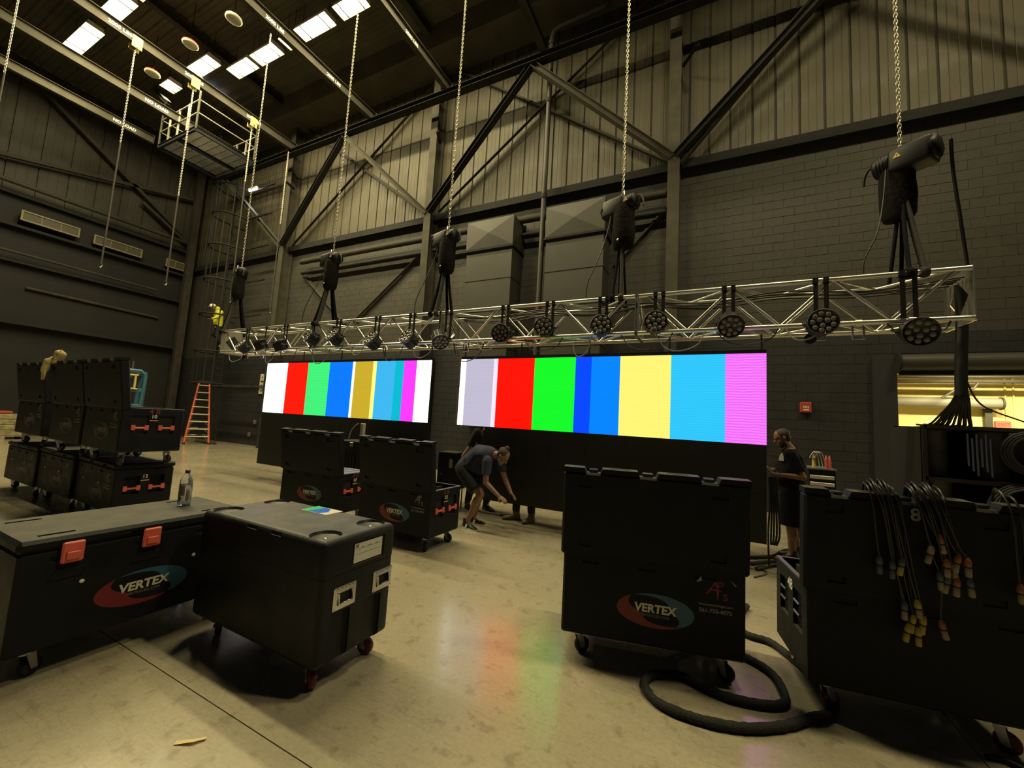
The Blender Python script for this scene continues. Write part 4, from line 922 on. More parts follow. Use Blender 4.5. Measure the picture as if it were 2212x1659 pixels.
def case(x, y, z, rz, label, number='', lid='open', L=LC, W=WC, lean=5, fill='dividers', logo_m=CREAMTXT, aps_m=None, hcol=SALMON, latches=True, redn='4 8', mark=True, ends=(1, -1), lean2=0, bl_=None, red_c=False, lx=None, dim=False, group='black road cases for screen panels'):
    t = thing('road_case', label, 'road case', (x, y, z), rz, group)
    zb = ZCB
    # recessed handle wells on both ends, stacking pockets along the front
    wells = [(W * .16, W * .42, .25, .43, .055), (W * .58, W * .84, .25, .43, .055)]
    wells = [(a, b, .56 - .30 - .03, .56 - .09, d) for a, b, _, _, d in wells]
    front = [(.13, .25, .495, .525, .009), (.52, .64, .495, .525, .009), (.88, 1.02, .495, .525, .009)]
    top = [(.025, L - .025, .025, W - .025, .46, 1)] if lid == 'open' else []
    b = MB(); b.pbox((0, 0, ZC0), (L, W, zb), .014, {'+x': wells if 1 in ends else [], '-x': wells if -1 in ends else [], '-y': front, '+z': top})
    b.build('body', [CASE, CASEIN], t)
    if lid == 'open':
        rm = MB()
        for a, c in (((.002, .002), (L - .002, .026)), ((.002, W - .026), (L - .002, W - .002)), ((.002, .026), (.026, W - .026)), ((L - .026, .026), (L - .002, W - .026))): rm.box((*a, zb - .004), (*c, zb + .004))
        rm.build('rim', RIM if fill else CASE, t)
        for k in range(1, 8 if fill == 'dividers' else 1): MB().box((L * k / 8 - .012, .03, zb - .42), (L * k / 8 + .012, W - .03, zb - .03)).build('divider', CASEIN, t)
        if fill == 'panels':
            for k in range(8): MB().cbox((L * k / 8 + .03, .04, zb - .44), (L * (k + 1) / 8 - .03, W - .04, zb + .012), .006).build('stored_panel', mat('stored_panel_grey', (.30, .31, .34), .35, metal=.6), t)
    # lid
    ov = .022; LW = W - .01; TH = .095
    if lid == 'open':
        mx = Matrix.Translation((0, .01, zb - .02)) @ Matrix.Rotation(R(lean), 4, 'X')   # upright, leaning a little to the front
    else: mx = Matrix.Translation((0, 0, zb))
    lb = MB()
    if lid == 'open':
        pk = [(.12, .21, .07, .115, .010), (L - .20, L - .10, .07, .115, .010), (.11, .20, LW - .14, LW - .09, .010), (L - .20, L - .09, LW - .14, LW - .09, .010)]
        lb.pbox((-ov, -.02, 0), (L + ov, TH - .02, LW - .035), .014, {'-y': pk, '+y': [(.03, L + ov * 2 - .03, .03, LW - .06, .07, 1)]})
        # latch edge: four raised blocks with three latch notches between them
        fr = [0, .13, .21, .43, .52, .755, .84, 1]; LL = L + 2 * ov
        for q in range(0, 8, 2):
            a, c = -ov + fr[q] * LL, -ov + fr[q + 1] * LL; k0 = .014 if q else 0; k1 = .014 if q < 6 else 0
            lb.loft([[(a, -.02, LW - .036), (c, -.02, LW - .036), (c - k1, -.02, LW), (a + k0, -.02, LW)], [(a, TH - .02, LW - .036), (c, TH - .02, LW - .036), (c - k1, TH - .02, LW), (a + k0, TH - .02, LW)]][::-1], 0, False)
        lb.v = [tuple(mx @ V(p)) for p in lb.v]; lo = lb.build('lid', [CASE, CASEIN], t)
        for q in (1, 3, 5):
            a, c = -ov + fr[q] * LL, -ov + fr[q + 1] * LL
            MB().cbox((a + .02, .01, LW - .035), (c - .02, TH - .035, LW - .010), .004, 0, mx).build('latch_keeper', BLACK, lo)
        for a, c in ((.27, .37), (.58, .69)):
            MB().box((-ov + a * LL, .02, LW - .004), (-ov + c * LL, .045, LW + .0012), 0, mx).build('hand_slot', CASEIN, lo)
    else:
        h = .075
        lb.pbox((-.012, -.012, zb + .003), (L + .012, W + .012, zb + h), .02, {'+z': [(.10, .26, .09, .125, .02, 1), (L - .24, L - .06, .09, .125, .02, 1), (.08, .24, W - .10, W - .065, .02, 1), (L - .26, L - .1, W - .10, W - .065, .02, 1)], '-y': [(.50, .66, .020, .036, .02, 1), (.98, 1.13, .020, .036, .02, 1)]})
        lb.build('lid', [CASE, CASEIN], t)
        for cx in ((.215, .60) if latches else ()):
            lt = MB(); lt.pbox((cx - .05, -.030, zb - .085), (cx + .05, -.0125, zb + .040), .008, {'-y': [(.018, .082, .040, .066, .008)]})
            lo = lt.build('latch', SALMON, t); MB().cbox((cx - .03, -.040, zb - .065), (cx + .032, -.0295, zb - .018), .004).build('latch_lever', SALMON, lo)
            MB().prism([(-.085, -.03), (.07, -.03), (.055, .02), (-.055, .02)], (cx, -.0005, zb - .145), (1, 0, 0), (0, 0, 1), .006).build('latch_pocket', CASE, t)
        for cx, zz in ((.28, .515), (.88, .515)): MB().lathe([(.012, 0), (.012, .004), (.004, .005)], o=(cx, -.001, zz), d=(0, -1, 0), n=12).build('rivet', WHITEP, t)
    for cx, cy, a in ((.12, .10, .5), (L - .12, .10, -.6), (.12, W - .10, 2.0), (L - .12, W - .10, .2)): caster(t, cx, cy, ZC0, red_c, a)
    if mark: lg = logo(t, (lx or .635, 0, .41 if lid == 'open' else .385), (1, 0, 0), (0, 0, 1), 1.0, logo_m if not dim else GREYTXT, rot=R(0), red=mat('logo_red_dull', (.05, .012, .014), .6) if dim else LOGORED, blue=mat('logo_blue_dull', (.03, .034, .034), .6) if dim else LOGOBLUE)
    if aps_m: aps(t, (1.015 * L / 1.2, -.0005, .575 if aps_m is REDTXT else .585), (1, 0, 0), (0, 0, 1), aps_m, 1.0, aps_m is REDTXT)
    for e in ends:
        if e > 0: o, u = V((L, 0, ZC0)), V((0, 1, 0))
        else: o, u = V((0, W, ZC0)), V((0, -1, 0))
        v = V((0, 0, 1)); n = u.cross(v)
        for cx in (W * .29, W * .71): 
            if hcol is SALMON: handle_bar(t, o + u * cx + v * .315 + n * .0, u, v, hcol, .135)
            else:
                for dz in (.40, .33): MB().tube([o + u * (cx - .05) + v * (dz) + n * .002, o + u * (cx + .05) + v * dz + n * .002], .008, 8).build('handle', hcol, t)
        if number:
            lettering(number, .062 if hcol is SALMON else .10, WHITEP, t, o + u * (W * .5) + v * .440 + n * .0015, u, v, bold=.0012, label='white stencilled number')
            if redn: lettering(redn, .09, REDTXT, t, o + u * (W * .5) + v * .495 + n * .001, u, v, bold=.002, label='faded red digits')
            if hcol is not SALMON: continue
            tp = MB(); tp.prism([(-.045, 0), (.045, .003), (.045, .014), (-.045, .011)], o + u * (W * .5) + v * .40, u, v, .0012); tp.build('tape_strip', YEL, t)
    return t
case(-3.47, .88, 0, R(90), 'closed black road case with two salmon latches and the bottle on it', lid='closed', W=.68, lx=.60, ends=())
case(-5.97, 4.12, 0, R(2.5), 'open black case numbered 07 holding stored panels, left of case 15', '07', fill='panels', lean=7)
case(-4.22, 4.06, 0, R(-1.1), 'open empty black case numbered 15 beside the bending man', '15', lean=7, aps_m=DIMWHITE)
case(-.935, 2.898, 0, R(12.6), 'large near black case with raised lid and red stencilled mark', '', fill='panels', lean=3, aps_m=REDTXT, ends=())
case(.565, 3.15, 0, R(7.4), 'nearest open case at the right, its lid hung with cables', '48', L=1.04, lean=3, hcol=CHROME, redn='', mark=False, ends=(-1,), red_c=True)
row = [(-7.79, 2.38, 'upper stacked open case numbered 10 with two salmon handles', '10', R(-2)), (-9.06, 2.40, 'upper stacked open case in the middle of the far row', '', R(-1)), (-10.75, 2.44, 'upper stacked open case at the left edge, set apart', '', R(0))]
for x, y, lb, nn, rr in row: case(x, y, .81, rr, lb, nn, lean=8, W=.66, dim=True, aps_m=GREYTXT)
row = [(-8.22, 2.52, 'lower stacked closed case numbered 12 under case 10', '12', R(-3)), (-9.62, 2.50, 'lower stacked closed case in the middle of the far row', '', R(-1)), (-11.02, 2.47, 'lower stacked closed case at the left end of the far row', '', R(0))]
for x, y, lb, nn, rr in row: case(x, y, 0, rr, lb, nn, lid='closed', L=1.385, lx=.80, W=.62, dim=True, latches=False, aps_m=GREYTXT, redn='')
# rounded moulded case (foreground) with caster cups, chrome handles and a label window
def boolean_cut(o, cutter):
    m = o.modifiers.new('cut', 'BOOLEAN'); m.operation = 'DIFFERENCE'; m.solver = 'EXACT'; m.object = cutter
    me = evaluated_mesh(o); o.modifiers.clear(); old = o.data; o.data = me; bpy.data.meshes.remove(old); bpy.data.objects.remove(cutter)
    me.polygons.foreach_set('use_smooth', [True] * len(me.polygons)); me.set_sharp_from_angle(angle=R(28))
t = thing('road_case', 'rounded black moulded case with chrome handles in the foreground', 'road case', (-3.31, 1.70, 0), R(-.3), None)
LB_, WB_ = 1.31, .60
def shell(z0, z1, g=0.0, c=.045):
    b = MB(); b.cbox((g, g, z0), (LB_ - g, WB_ - g, z1), c, seg=4); return b
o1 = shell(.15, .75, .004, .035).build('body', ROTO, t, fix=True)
cb = MB()
for yy in (.085, .345): cb.cbox((LB_ - .030, yy, .10), (LB_ + .1, yy + .155, .44), .012)
for xx in (.26, .84): cb.cbox((xx, -.1, .10), (xx + .22, .004, .56), .003)
cb.cbox((.30, -.1, .1), (1.02, WB_ + .1, .168), .01); cb.box((-.2, -.2, .658), (LB_ + .2, WB_ + .2, .9))
boolean_cut(o1, cb.build('cutter', ROTO, t, fix=True))
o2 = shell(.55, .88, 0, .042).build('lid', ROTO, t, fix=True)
cb = MB()
for xx in (.125, LB_ - .135):
    for yy in (.115, WB_ - .115): cb.lathe([(.060, .852), (.085, .862), (.100, .885), (.102, .93)], o=(xx, yy, 0), n=28)
cb.cbox((LB_ - .009, .215, .685), (LB_ + .1, .49, .825), .004)
for xx in (.55, .80): cb.cbox((xx, -.1, .845), (xx + .11, .012, .95), .004)
cb.box((-.2, -.2, .3), (LB_ + .2, WB_ + .2, .662))
boolean_cut(o2, cb.build('cutter', ROTO, t, fix=True))
for xx in (.125, LB_ - .135):
    for yy in (.115, WB_ - .115): MB().lathe([(.016, .845), (.014, .858), (.005, .861)], o=(xx, yy, 0), n=12).build('cup_bolt', STEEL, t)
lab = mat('label_card', (.60, .60, .53), .5)
lo = MB().cbox((LB_ - .0088, .235, .695), (LB_ - .004, .475, .815), .002).build('label_card', lab, t)
q = LB_ - .0036
for zz, ya, yb in ((.780, .245, .46), (.748, .245, .46), (.77, .27, .28)): MB().box((q, ya, zz), (q + .0006, yb, zz + .0014)).build('label_line', GREYTXT, lo)
b = MB()
for a, c in (((.243, .790), (.268, .792)), ((.243, .808), (.268, .810)), ((.243, .790), (.245, .810)), ((.266, .790), (.268, .810)), ((.250, .796), (.262, .804))): b.box((q, a[0], a[1]), (q + .0006, c[0], c[1]))
b.build('label_symbol', BLACK, lo)
for yy in (.30, .36, .42): MB().box((q, yy - .012, .785), (q + .0006, yy + .012, .789)).build('label_line', GREYTXT, lo)
for k, (yc, zc) in enumerate(((.185, .520), (.500, .525))):
    h = MB(); h.pbox((LB_ - .012, yc - .085, zc - .068), (LB_ + .004, yc + .085, zc + .068), .004, {'+x': [(.03, .14, .028, .100, .014, 1)]})
    ho = h.build('handle', [CHROME, mat('handle_dish', (.25, .26, .27), .3, metal=1)], t); ho['label'] = 'chrome recessed handle'
    MB().tube([(LB_ + .006, yc - .05, zc + .03), (LB_ + .010, yc - .05, zc - .03), (LB_ + .010, yc + .05, zc - .03), (LB_ + .006, yc + .05, zc + .03)], .007, 8).build('grip', CHROME, ho)
    for a in range(5): MB().cbox((LB_ + .003, yc - .062 + a * .028, zc + .044), (LB_ + .010, yc - .05 + a * .028, zc + .060), .002).build('hinge_knuckle', CHROME, ho)
    for a in (-1, 1):
        for c in (-1, 1): MB().lathe([(.006, 0), (.003, .003)], o=(LB_ + .004, yc + a * .076, zc + c * .058), d=(1, 0, 0), n=8).build('rivet', CHROME, ho)
for cx, cy, a in ((.16, .12, 2.6), (LB_ - .14, .10, -.4), (.16, WB_ - .12, .7), (LB_ - .14, WB_ - .10, .3)): caster(t, cx, cy, .15, True, a)
HOLO = mat('foil_blue', (.03, .11, .62), .3); 
b = MB(); b.cbox((.50, .43, .8805), (.78, .585, .8825), .0008, 0); st = b.build('sticker', [mat('foil_card', (.62, .60, .50), .4)], None); st.parent = t; st.matrix_local = Matrix.Translation((.0, .0, 0))
MB().prism([(.50, .44), (.565, .43), (.60, .58), (.50, .585)], (0, 0, .8822), (1, 0, 0), (0, 1, 0), .0008).build('green_corner', mat('foil_green', (.05, .55, .12), .3), st)
MB().prism([(.565, .435), (.70, .435), (.72, .50), (.66, .57), (.60, .58)], (0, 0, .8822), (1, 0, 0), (0, 1, 0), .0012).build('blue_patch', HOLO, st)

# =================================================================== PEOPLE
def remeshed(b, name, m, parent, vox, it=3, smooth=True):
    o = b.build(name, m, None)
    r = o.modifiers.new('r', 'REMESH'); r.mode = 'VOXEL'; r.voxel_size = vox
    s_ = o.modifiers.new('s', 'SMOOTH'); s_.iterations = it; s_.factor = .5
    me = evaluated_mesh(o); o.modifiers.clear(); old = o.data; o.data = me; bpy.data.meshes.remove(old)
    me.polygons.foreach_set('use_smooth', [True] * len(me.polygons)); me.materials.clear(); me.materials.append(m)
    o.parent = parent; return o
def basis(z, x):
    z = V(z).normalized(); x = V(x); x = (x - z * x.dot(z)).normalized(); y = z.cross(x)
    return Matrix((x, y, z)).transposed()
def hand(b, wr, d, pn, curl=.5, s=1.0, thumb=1):
    """palm from the wrist along d, palm normal pn, five fingers bent towards pn"""
    d = V(d).normalized(); pn = V(pn); pn = (pn - d * pn.dot(d)).normalized(); sd = d.cross(pn).normalized(); wr = V(wr)
    B = Matrix((sd, pn, d)).transposed()
    b.ell(wr + d * .048 * s, (.040 * s, .016 * s, .052 * s), B, 10, 8)
    for k, ln in enumerate((.062, .072, .076, .068)):
        x = (k - 1.5) * .0195 * s; p = wr + d * (.088 * s - abs(k - 1.8) * .004) + sd * x; r = .0092 * s; dd = d.copy(); l = ln * s
        for q, (fr, an) in enumerate(((.45, .35), (.30, .9), (.25, 1.1))):
            dd = (dd * math.cos(an * curl) + pn * math.sin(an * curl)).normalized(); pn2 = pn; p2 = p + dd * l * fr; b.cap(p, p2, r, r * .93, 8); p = p2; r *= .93
    p = wr + d * .022 * s + sd * (-thumb) * .030 * s; dd = (d * .62 - sd * thumb * .62 + pn * .45).normalized(); p2 = p + dd * .040 * s; b.cap(p, p2, .0125 * s, .0108 * s, 8)
    dd = (d * .85 - sd * thumb * .1 + pn * .5).normalized(); b.cap(p2, p2 + dd * .030 * s, .0105 * s, .009 * s, 8)
def head(b, c, f, u, s=1.0):
    f, u = V(f).normalized(), V(u); B = basis(u, f); c = V(c); X = B.col[0]; Y = B.col[1]; Z = B.col[2]
    P = lambda x, y, z: c + (X * x + Y * y + Z * z) * s
    b.ell(P(-.012, 0, .030), (.098 * s, .076 * s, .092 * s), B, 16, 12); b.ell(P(.024, 0, -.035), (.066 * s, .060 * s, .082 * s), B, 14, 10)
    b.ell(P(.052, 0, -.088), (.030 * s, .034 * s, .026 * s), B, 10, 8)
    b.cap(P(.088, 0, .010), P(.108, 0, -.024), .0095 * s, .0155 * s, 8); b.ell(P(.100, .012, -.026), (.010 * s, .009 * s, .008 * s), B, 8, 6); b.ell(P(.100, -.012, -.026), (.010 * s, .009 * s, .008 * s), B, 8, 6)
    b.ell(P(.080, 0, .026), (.016 * s, .046 * s, .011 * s), B, 10, 6)
    b.cap(P(.082, -.020, -.058), P(.082, .020, -.058), .0085 * s, .0085 * s, 8); b.cap(P(.080, -.018, -.069), P(.080, .018, -.069), .009 * s, .009 * s, 8)
    for q in (-1, 1): b.ell(P(-.008, q * .076, -.005), (.018 * s, .010 * s, .032 * s), B, 8, 6); b.ell(P(.062, q * .034, -.03), (.02 * s, .02 * s, .02 * s), B, 8, 6)
    return P, B
def eyes(par, P, B, s=1.0):
    for q in (-1, 1): MB().ell(P(.079, q * .030, .004), (.010 * s, .012 * s, .008 * s), B, 10, 6).build('eye', mat('eye_dark', (.03, .025, .02), .2), par)
def torso(b, pel, ch, nk, side, fwd, w0, w1, w2, d0, d1, d2, belly=0.0, g=0.0):
    pel, ch, nk, side = V(pel), V(ch), V(nk), V(side).normalized(); rings = []
    fw = V(fwd)
    pts = [(pel - (ch - pel).normalized() * .10, w0 * .86, d0 * .85, 0), (pel, w0, d0, 0), (pel.lerp(ch, .45), (w0 + w1) / 2 * .97, (d0 + d1) / 2 + belly, belly), (ch, w1, d1, belly * .2), (ch.lerp(nk, .55), w2, d2, 0), (nk, w2 * .42, d2 * .6, 0)]
    for i, (p, wd, dp, bf) in enumerate(pts):
        a = pts[max(i - 1, 0)][0]; c = pts[min(i + 1, len(pts) - 1)][0]; z = (c - a).normalized(); f2 = (fw - z * fw.dot(z)).normalized(); s_ = z.cross(f2)
        rings.append([p + f2 * bf + s_ * ((wd + g) * math.cos(t)) + f2 * ((dp + g) * math.sin(t)) for t in [2 * PI * k / 20 for k in range(20)]])
    # dense interpolation for a soft outline
    dense = []
    for i in range(len(rings) - 1):
        for k in range(4): dense.append([rings[i][j].lerp(rings[i + 1][j], k / 4) for j in range(20)])
    dense.append(rings[-1]); b.loft(dense)
def shoe(par, an, toe, m, sole=WHITEP, L=.295, h=.112, laces=False, trim=None):
    an = V(an); d = V(toe); d.z = 0; d.normalize(); s_ = V((0, 0, 1)).cross(d); o = V((an.x, an.y, an.z - .10)) - d * .075
    P = lambda x, y, z: o + d * x + s_ * y + V((0, 0, z))
    rings = []
    for x, wd, hh in ((0, .026, h * .75), (.02, .036, h), (.08, .040, h * 1.02), (.14, .042, h * .82), (.20, .047, h * .60), (.25, .042, h * .50), (L - .008, .024, h * .36), (L, .008, h * .25)):
        rings.append([P(x, wd * math.cos(t), .022 + max(0, hh - .022) * max(0, math.sin(t)) ** .8 if math.sin(t) > 0 else .022) for t in [2 * PI * k / 16 for k in range(16)]])
    b = MB(); b.loft(rings); b.cyl(P(.060, 0, h * .7), P(.055, 0, h * 1.30), .050, .048, 14); so = b.build('shoe', m, par)
    b = MB(); out = []
    for zz in (0.001, .024): out.append([P(x, y, zz) for x, y in ((-.006, .02), (.03, .040), (.10, .042), (.19, .052), (.25, .044), (L + .004, .016), (L + .004, -.016), (.25, -.044), (.19, -.052), (.10, -.042), (.03, -.040), (-.006, -.02))])
    b.loft(out, 0, False); b.build('sole', sole, so)
    if laces:
        b = MB()
        for k in range(4): x = .115 + k * .022; b.tube([P(x, -.026, h * (.90 - k * .1)), P(x + .012, 0, h * (.99 - k * .1)), P(x, .026, h * (.90 - k * .1))], .004, 5)
        b.build('laces', WHITEP, so)
    if trim:
        for q in (-1, 1):
            b = MB(); b.prism([(.09, .03), (.125, .03), (.135, h * .72), (.105, h * .76)], P(0, q * (-.046) , 0), d, V((0, 0, 1)), .004 if q > 0 else -.004); b.build('side_stripe', trim, so)
    return so

def person(label, J, shirt_m, short_m, skin=SKIN, hair_m=HAIRM, shoe_m=BLACK, short_len=.9, sleeve=.95, bun=False, bald=False, wide=1.0, belly=0.02, sole=WHITEP, laces=False, trim=None, beard=None, pose_h=(.3, .3), long=False, helmet=None, hood=None, boot=None, emblem=False, vox=.0075):
    """J: pel ch nk hd(centre) hf(face) hu(up) fw(front) shL elL wrL hdL(dir) pnL ... hipL knL anL toL"""
    c0 = V((J['pel'][0], J['pel'][1], 0)); t = thing('person', label, 'person', (0, 0, 0)); t.location = c0
    g = {k: (V(v) - c0 if k[:2] not in ('hf', 'hu', 'fw', 'to', 'hn', 'pn') else V(v)) for k, v in J.items()}
    side = (g['shL'] - g['shR']).normalized(); W_ = wide
    b = MB(); torso(b, g['pel'], g['ch'], g['nk'], side, g['fw'], .155 * W_, .165 * W_, .165 * W_, .105 * W_, .115 * W_, .085 * W_, belly)
    b.cap(g['nk'] - (g['hd'] - g['nk']) * .3, g['hd'].lerp(g['nk'], .25), .060 * W_ ** .5, .054, 12)
    P, B = head(b, g['hd'], g['hf'], g['hu'])
    for q in 'LR':
        b.cap(g['sh' + q], g['el' + q], .052 * W_ ** .5, .041, 12); b.cap(g['el' + q], g['wr' + q], .042, .028, 12)
        fm = g['el' + q].lerp(g['wr' + q], .28); b.ell(fm, (.042, .040, .075), basis(g['wr' + q] - g['el' + q], side + V((.01, .02, .03))), 10, 8)
        hand(b, g['wr' + q], g['hn' + q], g['pn' + q], J.get('cu' + q, .55), 1.0, 1 if q == 'R' else -1)
        b.cap(g['hip' + q], g['kn' + q], .092 * W_ ** .6, .058, 14); b.cap(g['kn' + q], g['an' + q], .060, .040, 12)
        cm = g['kn' + q].lerp(g['an' + q], .30); bk = (g['kn' + q] - g['an' + q]); b.ell(cm - V(g['to' + q]).normalized() * .014, (.064, .060, .125), basis(bk, V(g['to' + q])), 12, 8)
        b.cap(g['an' + q], g['an' + q] + V(g['to' + q]).normalized() * .12 - V((0, 0, .065)), .034, .022, 8)
    body = remeshed(b, 'body', skin, t, vox)
    eyes(body, P, B)
    # shirt
    b = MB(); torso(b, g['pel'], g['ch'], g['nk'], side, g['fw'], .172 * W_, .186 * W_, .183 * W_, .122 * W_, .134 * W_, .100 * W_, belly * 1.05, .006)
    for q in 'LR':
        e = g['sh' + q].lerp(g['el' + q], sleeve); b.cap(g['sh' + q], g['sh' + q].lerp(g['el' + q], sleeve * .6), .072 * W_ ** .5, .068, 12); b.cyl(g['sh' + q], e, .074 * W_ ** .5, .070, 14)
        if long: b.cap(g['el' + q], g['el' + q].lerp(g['wr' + q], .92), .056, .042, 12)
    if hood: b.ell(g['nk'] + V(hood), (.10, .12, .11), None, 12, 8)
    sh = remeshed(b, 'shirt' if not long else 'jacket', shirt_m, t, .009)
    if emblem:
        fw = g['fw'].normalized(); u = V((0, 0, 1)); r_ = u.cross(fw) * -1
        eb = MB(); o = g['ch'] + V(emblem); n_ = V((-.85, -.5, .1)).normalized(); ux = V((0, 0, 1)).cross(n_).normalized(); uy = n_.cross(ux)
        eb.prism([(-.05, -.05), (.05, -.05), (.035, .03), (0, .06), (-.035, .03)], o, ux, uy, .006); eb.build('shirt_emblem', DIMWHITE, sh)
    # shorts / trousers
    b = MB(); up = (g['ch'] - g['pel']).normalized(); pl = g['pel']
    torso(b, pl - up * .02, pl + up * .12, pl + up * .22, side, g['fw'], .170 * W_, .172 * W_, .165 * W_, .120 * W_, .122 * W_, .11 * W_, belly * .5, .004)
    for q in 'LR':
        if not long and boot is None:
            e = g['hip' + q].lerp(g['kn' + q], short_len); b.cap(g['hip' + q], g['hip' + q].lerp(g['kn' + q], short_len * .5), .124 * W_ ** .6, .122 * W_ ** .5, 14); b.cyl(g['hip' + q], e, .124 * W_ ** .6, .120 * W_ ** .5, 16)
        else:
            b.cap(g['hip' + q], g['kn' + q], .108, .078, 14); b.cyl(g['kn' + q], g['an' + q].lerp(g['kn' + q], .12), .078, .064, 14); b.ell(g['kn' + q], (.078, .078, .078))
    remeshed(b, 'shorts' if not long and boot is None else 'trousers', short_m, t, .009)
    for q in 'LR':
        if boot:
            bt = MB(); bt.cyl(g['an' + q] + V((0, 0, -.02)), g['an' + q] + V((0, 0, .07)), .052, .056, 14); bt.build('boot_shaft', boot, t); shoe(t, g['an' + q], J['to' + q], boot, BLACK, .30, .115)
        else: shoe(t, g['an' + q], J['to' + q], shoe_m, sole, laces=laces, trim=trim)
    # hair
    s1 = V(B.col[0]); z1 = V(B.col[2]); hc = g['hd']
    if helmet:
        b = MB(); b.ell(hc + z1 * .045 - s1 * .01, (.125, .105, .095), B, 16, 10); b.lathe([(.125, 0), (.150, .0), (.150, .008), (.125, .01)], o=hc + z1 * .035 + s1 * .012, d=z1, n=20); b.build('helmet', helmet, t)
    else:
        b = MB(); b.ell(hc + z1 * .040 - s1 * .026, (.100, .083, .088), B, 16, 10); b.ell(hc - s1 * .055 - z1 * .01, (.052, .070, .075), B, 12, 8)
        if bun: b.ell(hc + z1 * .128 - s1 * .045, (.040, .040, .038), B, 12, 8); b.ell(hc + z1 * .105 - s1 * .04, (.024, .024, .03), B, 10, 6)
        remeshed(b, 'hair', hair_m, t, .008)
        if bun: MB().tube([hc + z1 * .108 - s1 * .040 + V(B.col[0]) * .026 * math.cos(a) + V(B.col[1]) * .026 * math.sin(a) for a in [2 * PI * k / 12 for k in range(12)]], .007, 6, closed=True).build('hair_tie', REDTXT, t)
    if beard:
        b = MB(); b.ell(hc + s1 * .050 - z1 * .098, (.038, .046, .034), B, 12, 8); b.ell(hc + s1 * .02 - z1 * .075, (.050, .062, .038), B, 12, 8); remeshed(b, 'beard', beard, t, .008)
    return t
GREYB = mat('grey_beard', (.20, .18, .16), .9, noise=.3, nscale=40)
# bending man
person('man bending over in a navy shirt and dark shorts with tied-up hair', dict(
    pel=(-3.40, 5.43, .90), ch=(-3.15, 5.43, 1.12), nk=(-2.90, 5.42, 1.13), hd=(-2.765, 5.41, 1.12), hf=(.62, -.10, -.78), hu=(.66, .0, .66), fw=(.35, -.05, -.94),
    shL=(-2.93, 5.62, 1.04), elL=(-2.86, 5.70, .75), wrL=(-2.72, 5.66, .55), hnL=(.72, -.25, -.40), pnL=(-.3, -.4, -.7), shR=(-2.95, 5.26, 1.04), elR=(-2.93, 5.22, .73), wrR=(-2.71, 5.24, .56), hnR=(.78, .05, -.45), pnR=(-.2, .5, -.7),
    hipL=(-3.38, 5.53, .86), knL=(-3.20, 5.56, .50), anL=(-3.32, 5.58, .10), toL=(.95, .10, 0), hipR=(-3.38, 5.33, .86), knR=(-3.06, 5.31, .53), anR=(-3.26, 5.30, .10), toR=(.96, -.25, 0)),
    NAVY, DKSHORT, skin=mat('skin_worker', (.27, .145, .10), .55, noise=.12, nscale=14), hair_m=mat('brown_hair', (.05, .030, .020), .75, noise=.5, nscale=35), bun=True, wide=1.2, belly=.05, laces=True, trim=WHITEP, beard=GREYB, short_len=.80, sleeve=.62)
# standing man at the right, looking down at the thing in his hands
person('bearded man in black shirt and shorts standing head bowed by the right screen', dict(
    pel=(1.06, 6.78, .92), ch=(1.05, 6.78, 1.26), nk=(1.03, 6.78, 1.49), hd=(.935, 6.77, 1.635), hf=(-.86, -.20, -.46), hu=(-.42, -.05, .90), fw=(-.95, -.25, 0),
    shL=(1.0, 6.59, 1.42), elL=(1.13, 6.50, 1.13), wrL=(.90, 6.50, 1.14), hnL=(-.95, .22, .10), pnL=(0, .2, 1), shR=(1.05, 6.97, 1.42), elR=(1.08, 7.04, 1.13), wrR=(.88, 6.84, 1.18), hnR=(-.8, -.5, .05), pnR=(-.1, -.4, .9),
    hipL=(1.03, 6.68, .88), knL=(1.02, 6.66, .48), anL=(1.03, 6.65, .10), toL=(-.95, -.3, 0), hipR=(1.08, 6.88, .88), knR=(1.09, 6.90, .48), anR=(1.12, 6.92, .10), toR=(-.9, .0, 0)),
    mat('black_tee', (.006, .006, .007), .95, noise=.2, nscale=9, bump=.3, bscale=18, spec=.15), mat('black_shorts', (.006, .0065, .009), .95, noise=.2, nscale=9, spec=.15), skin=SKIND, wide=1.2, belly=.045, beard=HAIRM, short_len=1.05, sleeve=.80, emblem=(-.13, -.13, .11), sole=BLACK)
tag(MB().cbox((.74, 6.52, 1.165), (.82, 6.60, 1.18), .004, 0).build('phone', BLACK), 'small dark phone held by the man at the right', 'phone')
# man behind the screen: only boots and shins show
person('person standing behind the right screen, only dark trousers and tan boots showing', dict(
    pel=(-2.76, 6.28, .94), ch=(-2.76, 6.28, 1.28), nk=(-2.76, 6.28, 1.50), hd=(-2.76, 6.27, 1.65), hf=(0, 1, 0), hu=(0, 0, 1), fw=(-.5, -.85, 0),
    shL=(-2.58, 6.28, 1.44), elL=(-2.52, 6.34, 1.15), wrL=(-2.54, 6.45, 1.35), hnL=(0, .3, 1), pnL=(0, 1, 0), shR=(-2.94, 6.28, 1.44), elR=(-3.0, 6.34, 1.15), wrR=(-2.96, 6.45, 1.35), hnR=(0, .3, 1), pnR=(0, 1, 0),
    hipL=(-2.66, 6.28, .90), knL=(-2.63, 6.26, .50), anL=(-2.62, 6.28, .10), toL=(-.25, -.95, 0), hipR=(-2.86, 6.28, .90), knR=(-2.89, 6.25, .50), anR=(-2.90, 6.27, .10), toR=(-.85, -.55, 0)),
    BLACKMAT, DENIM, boot=TANB, vox=.009)
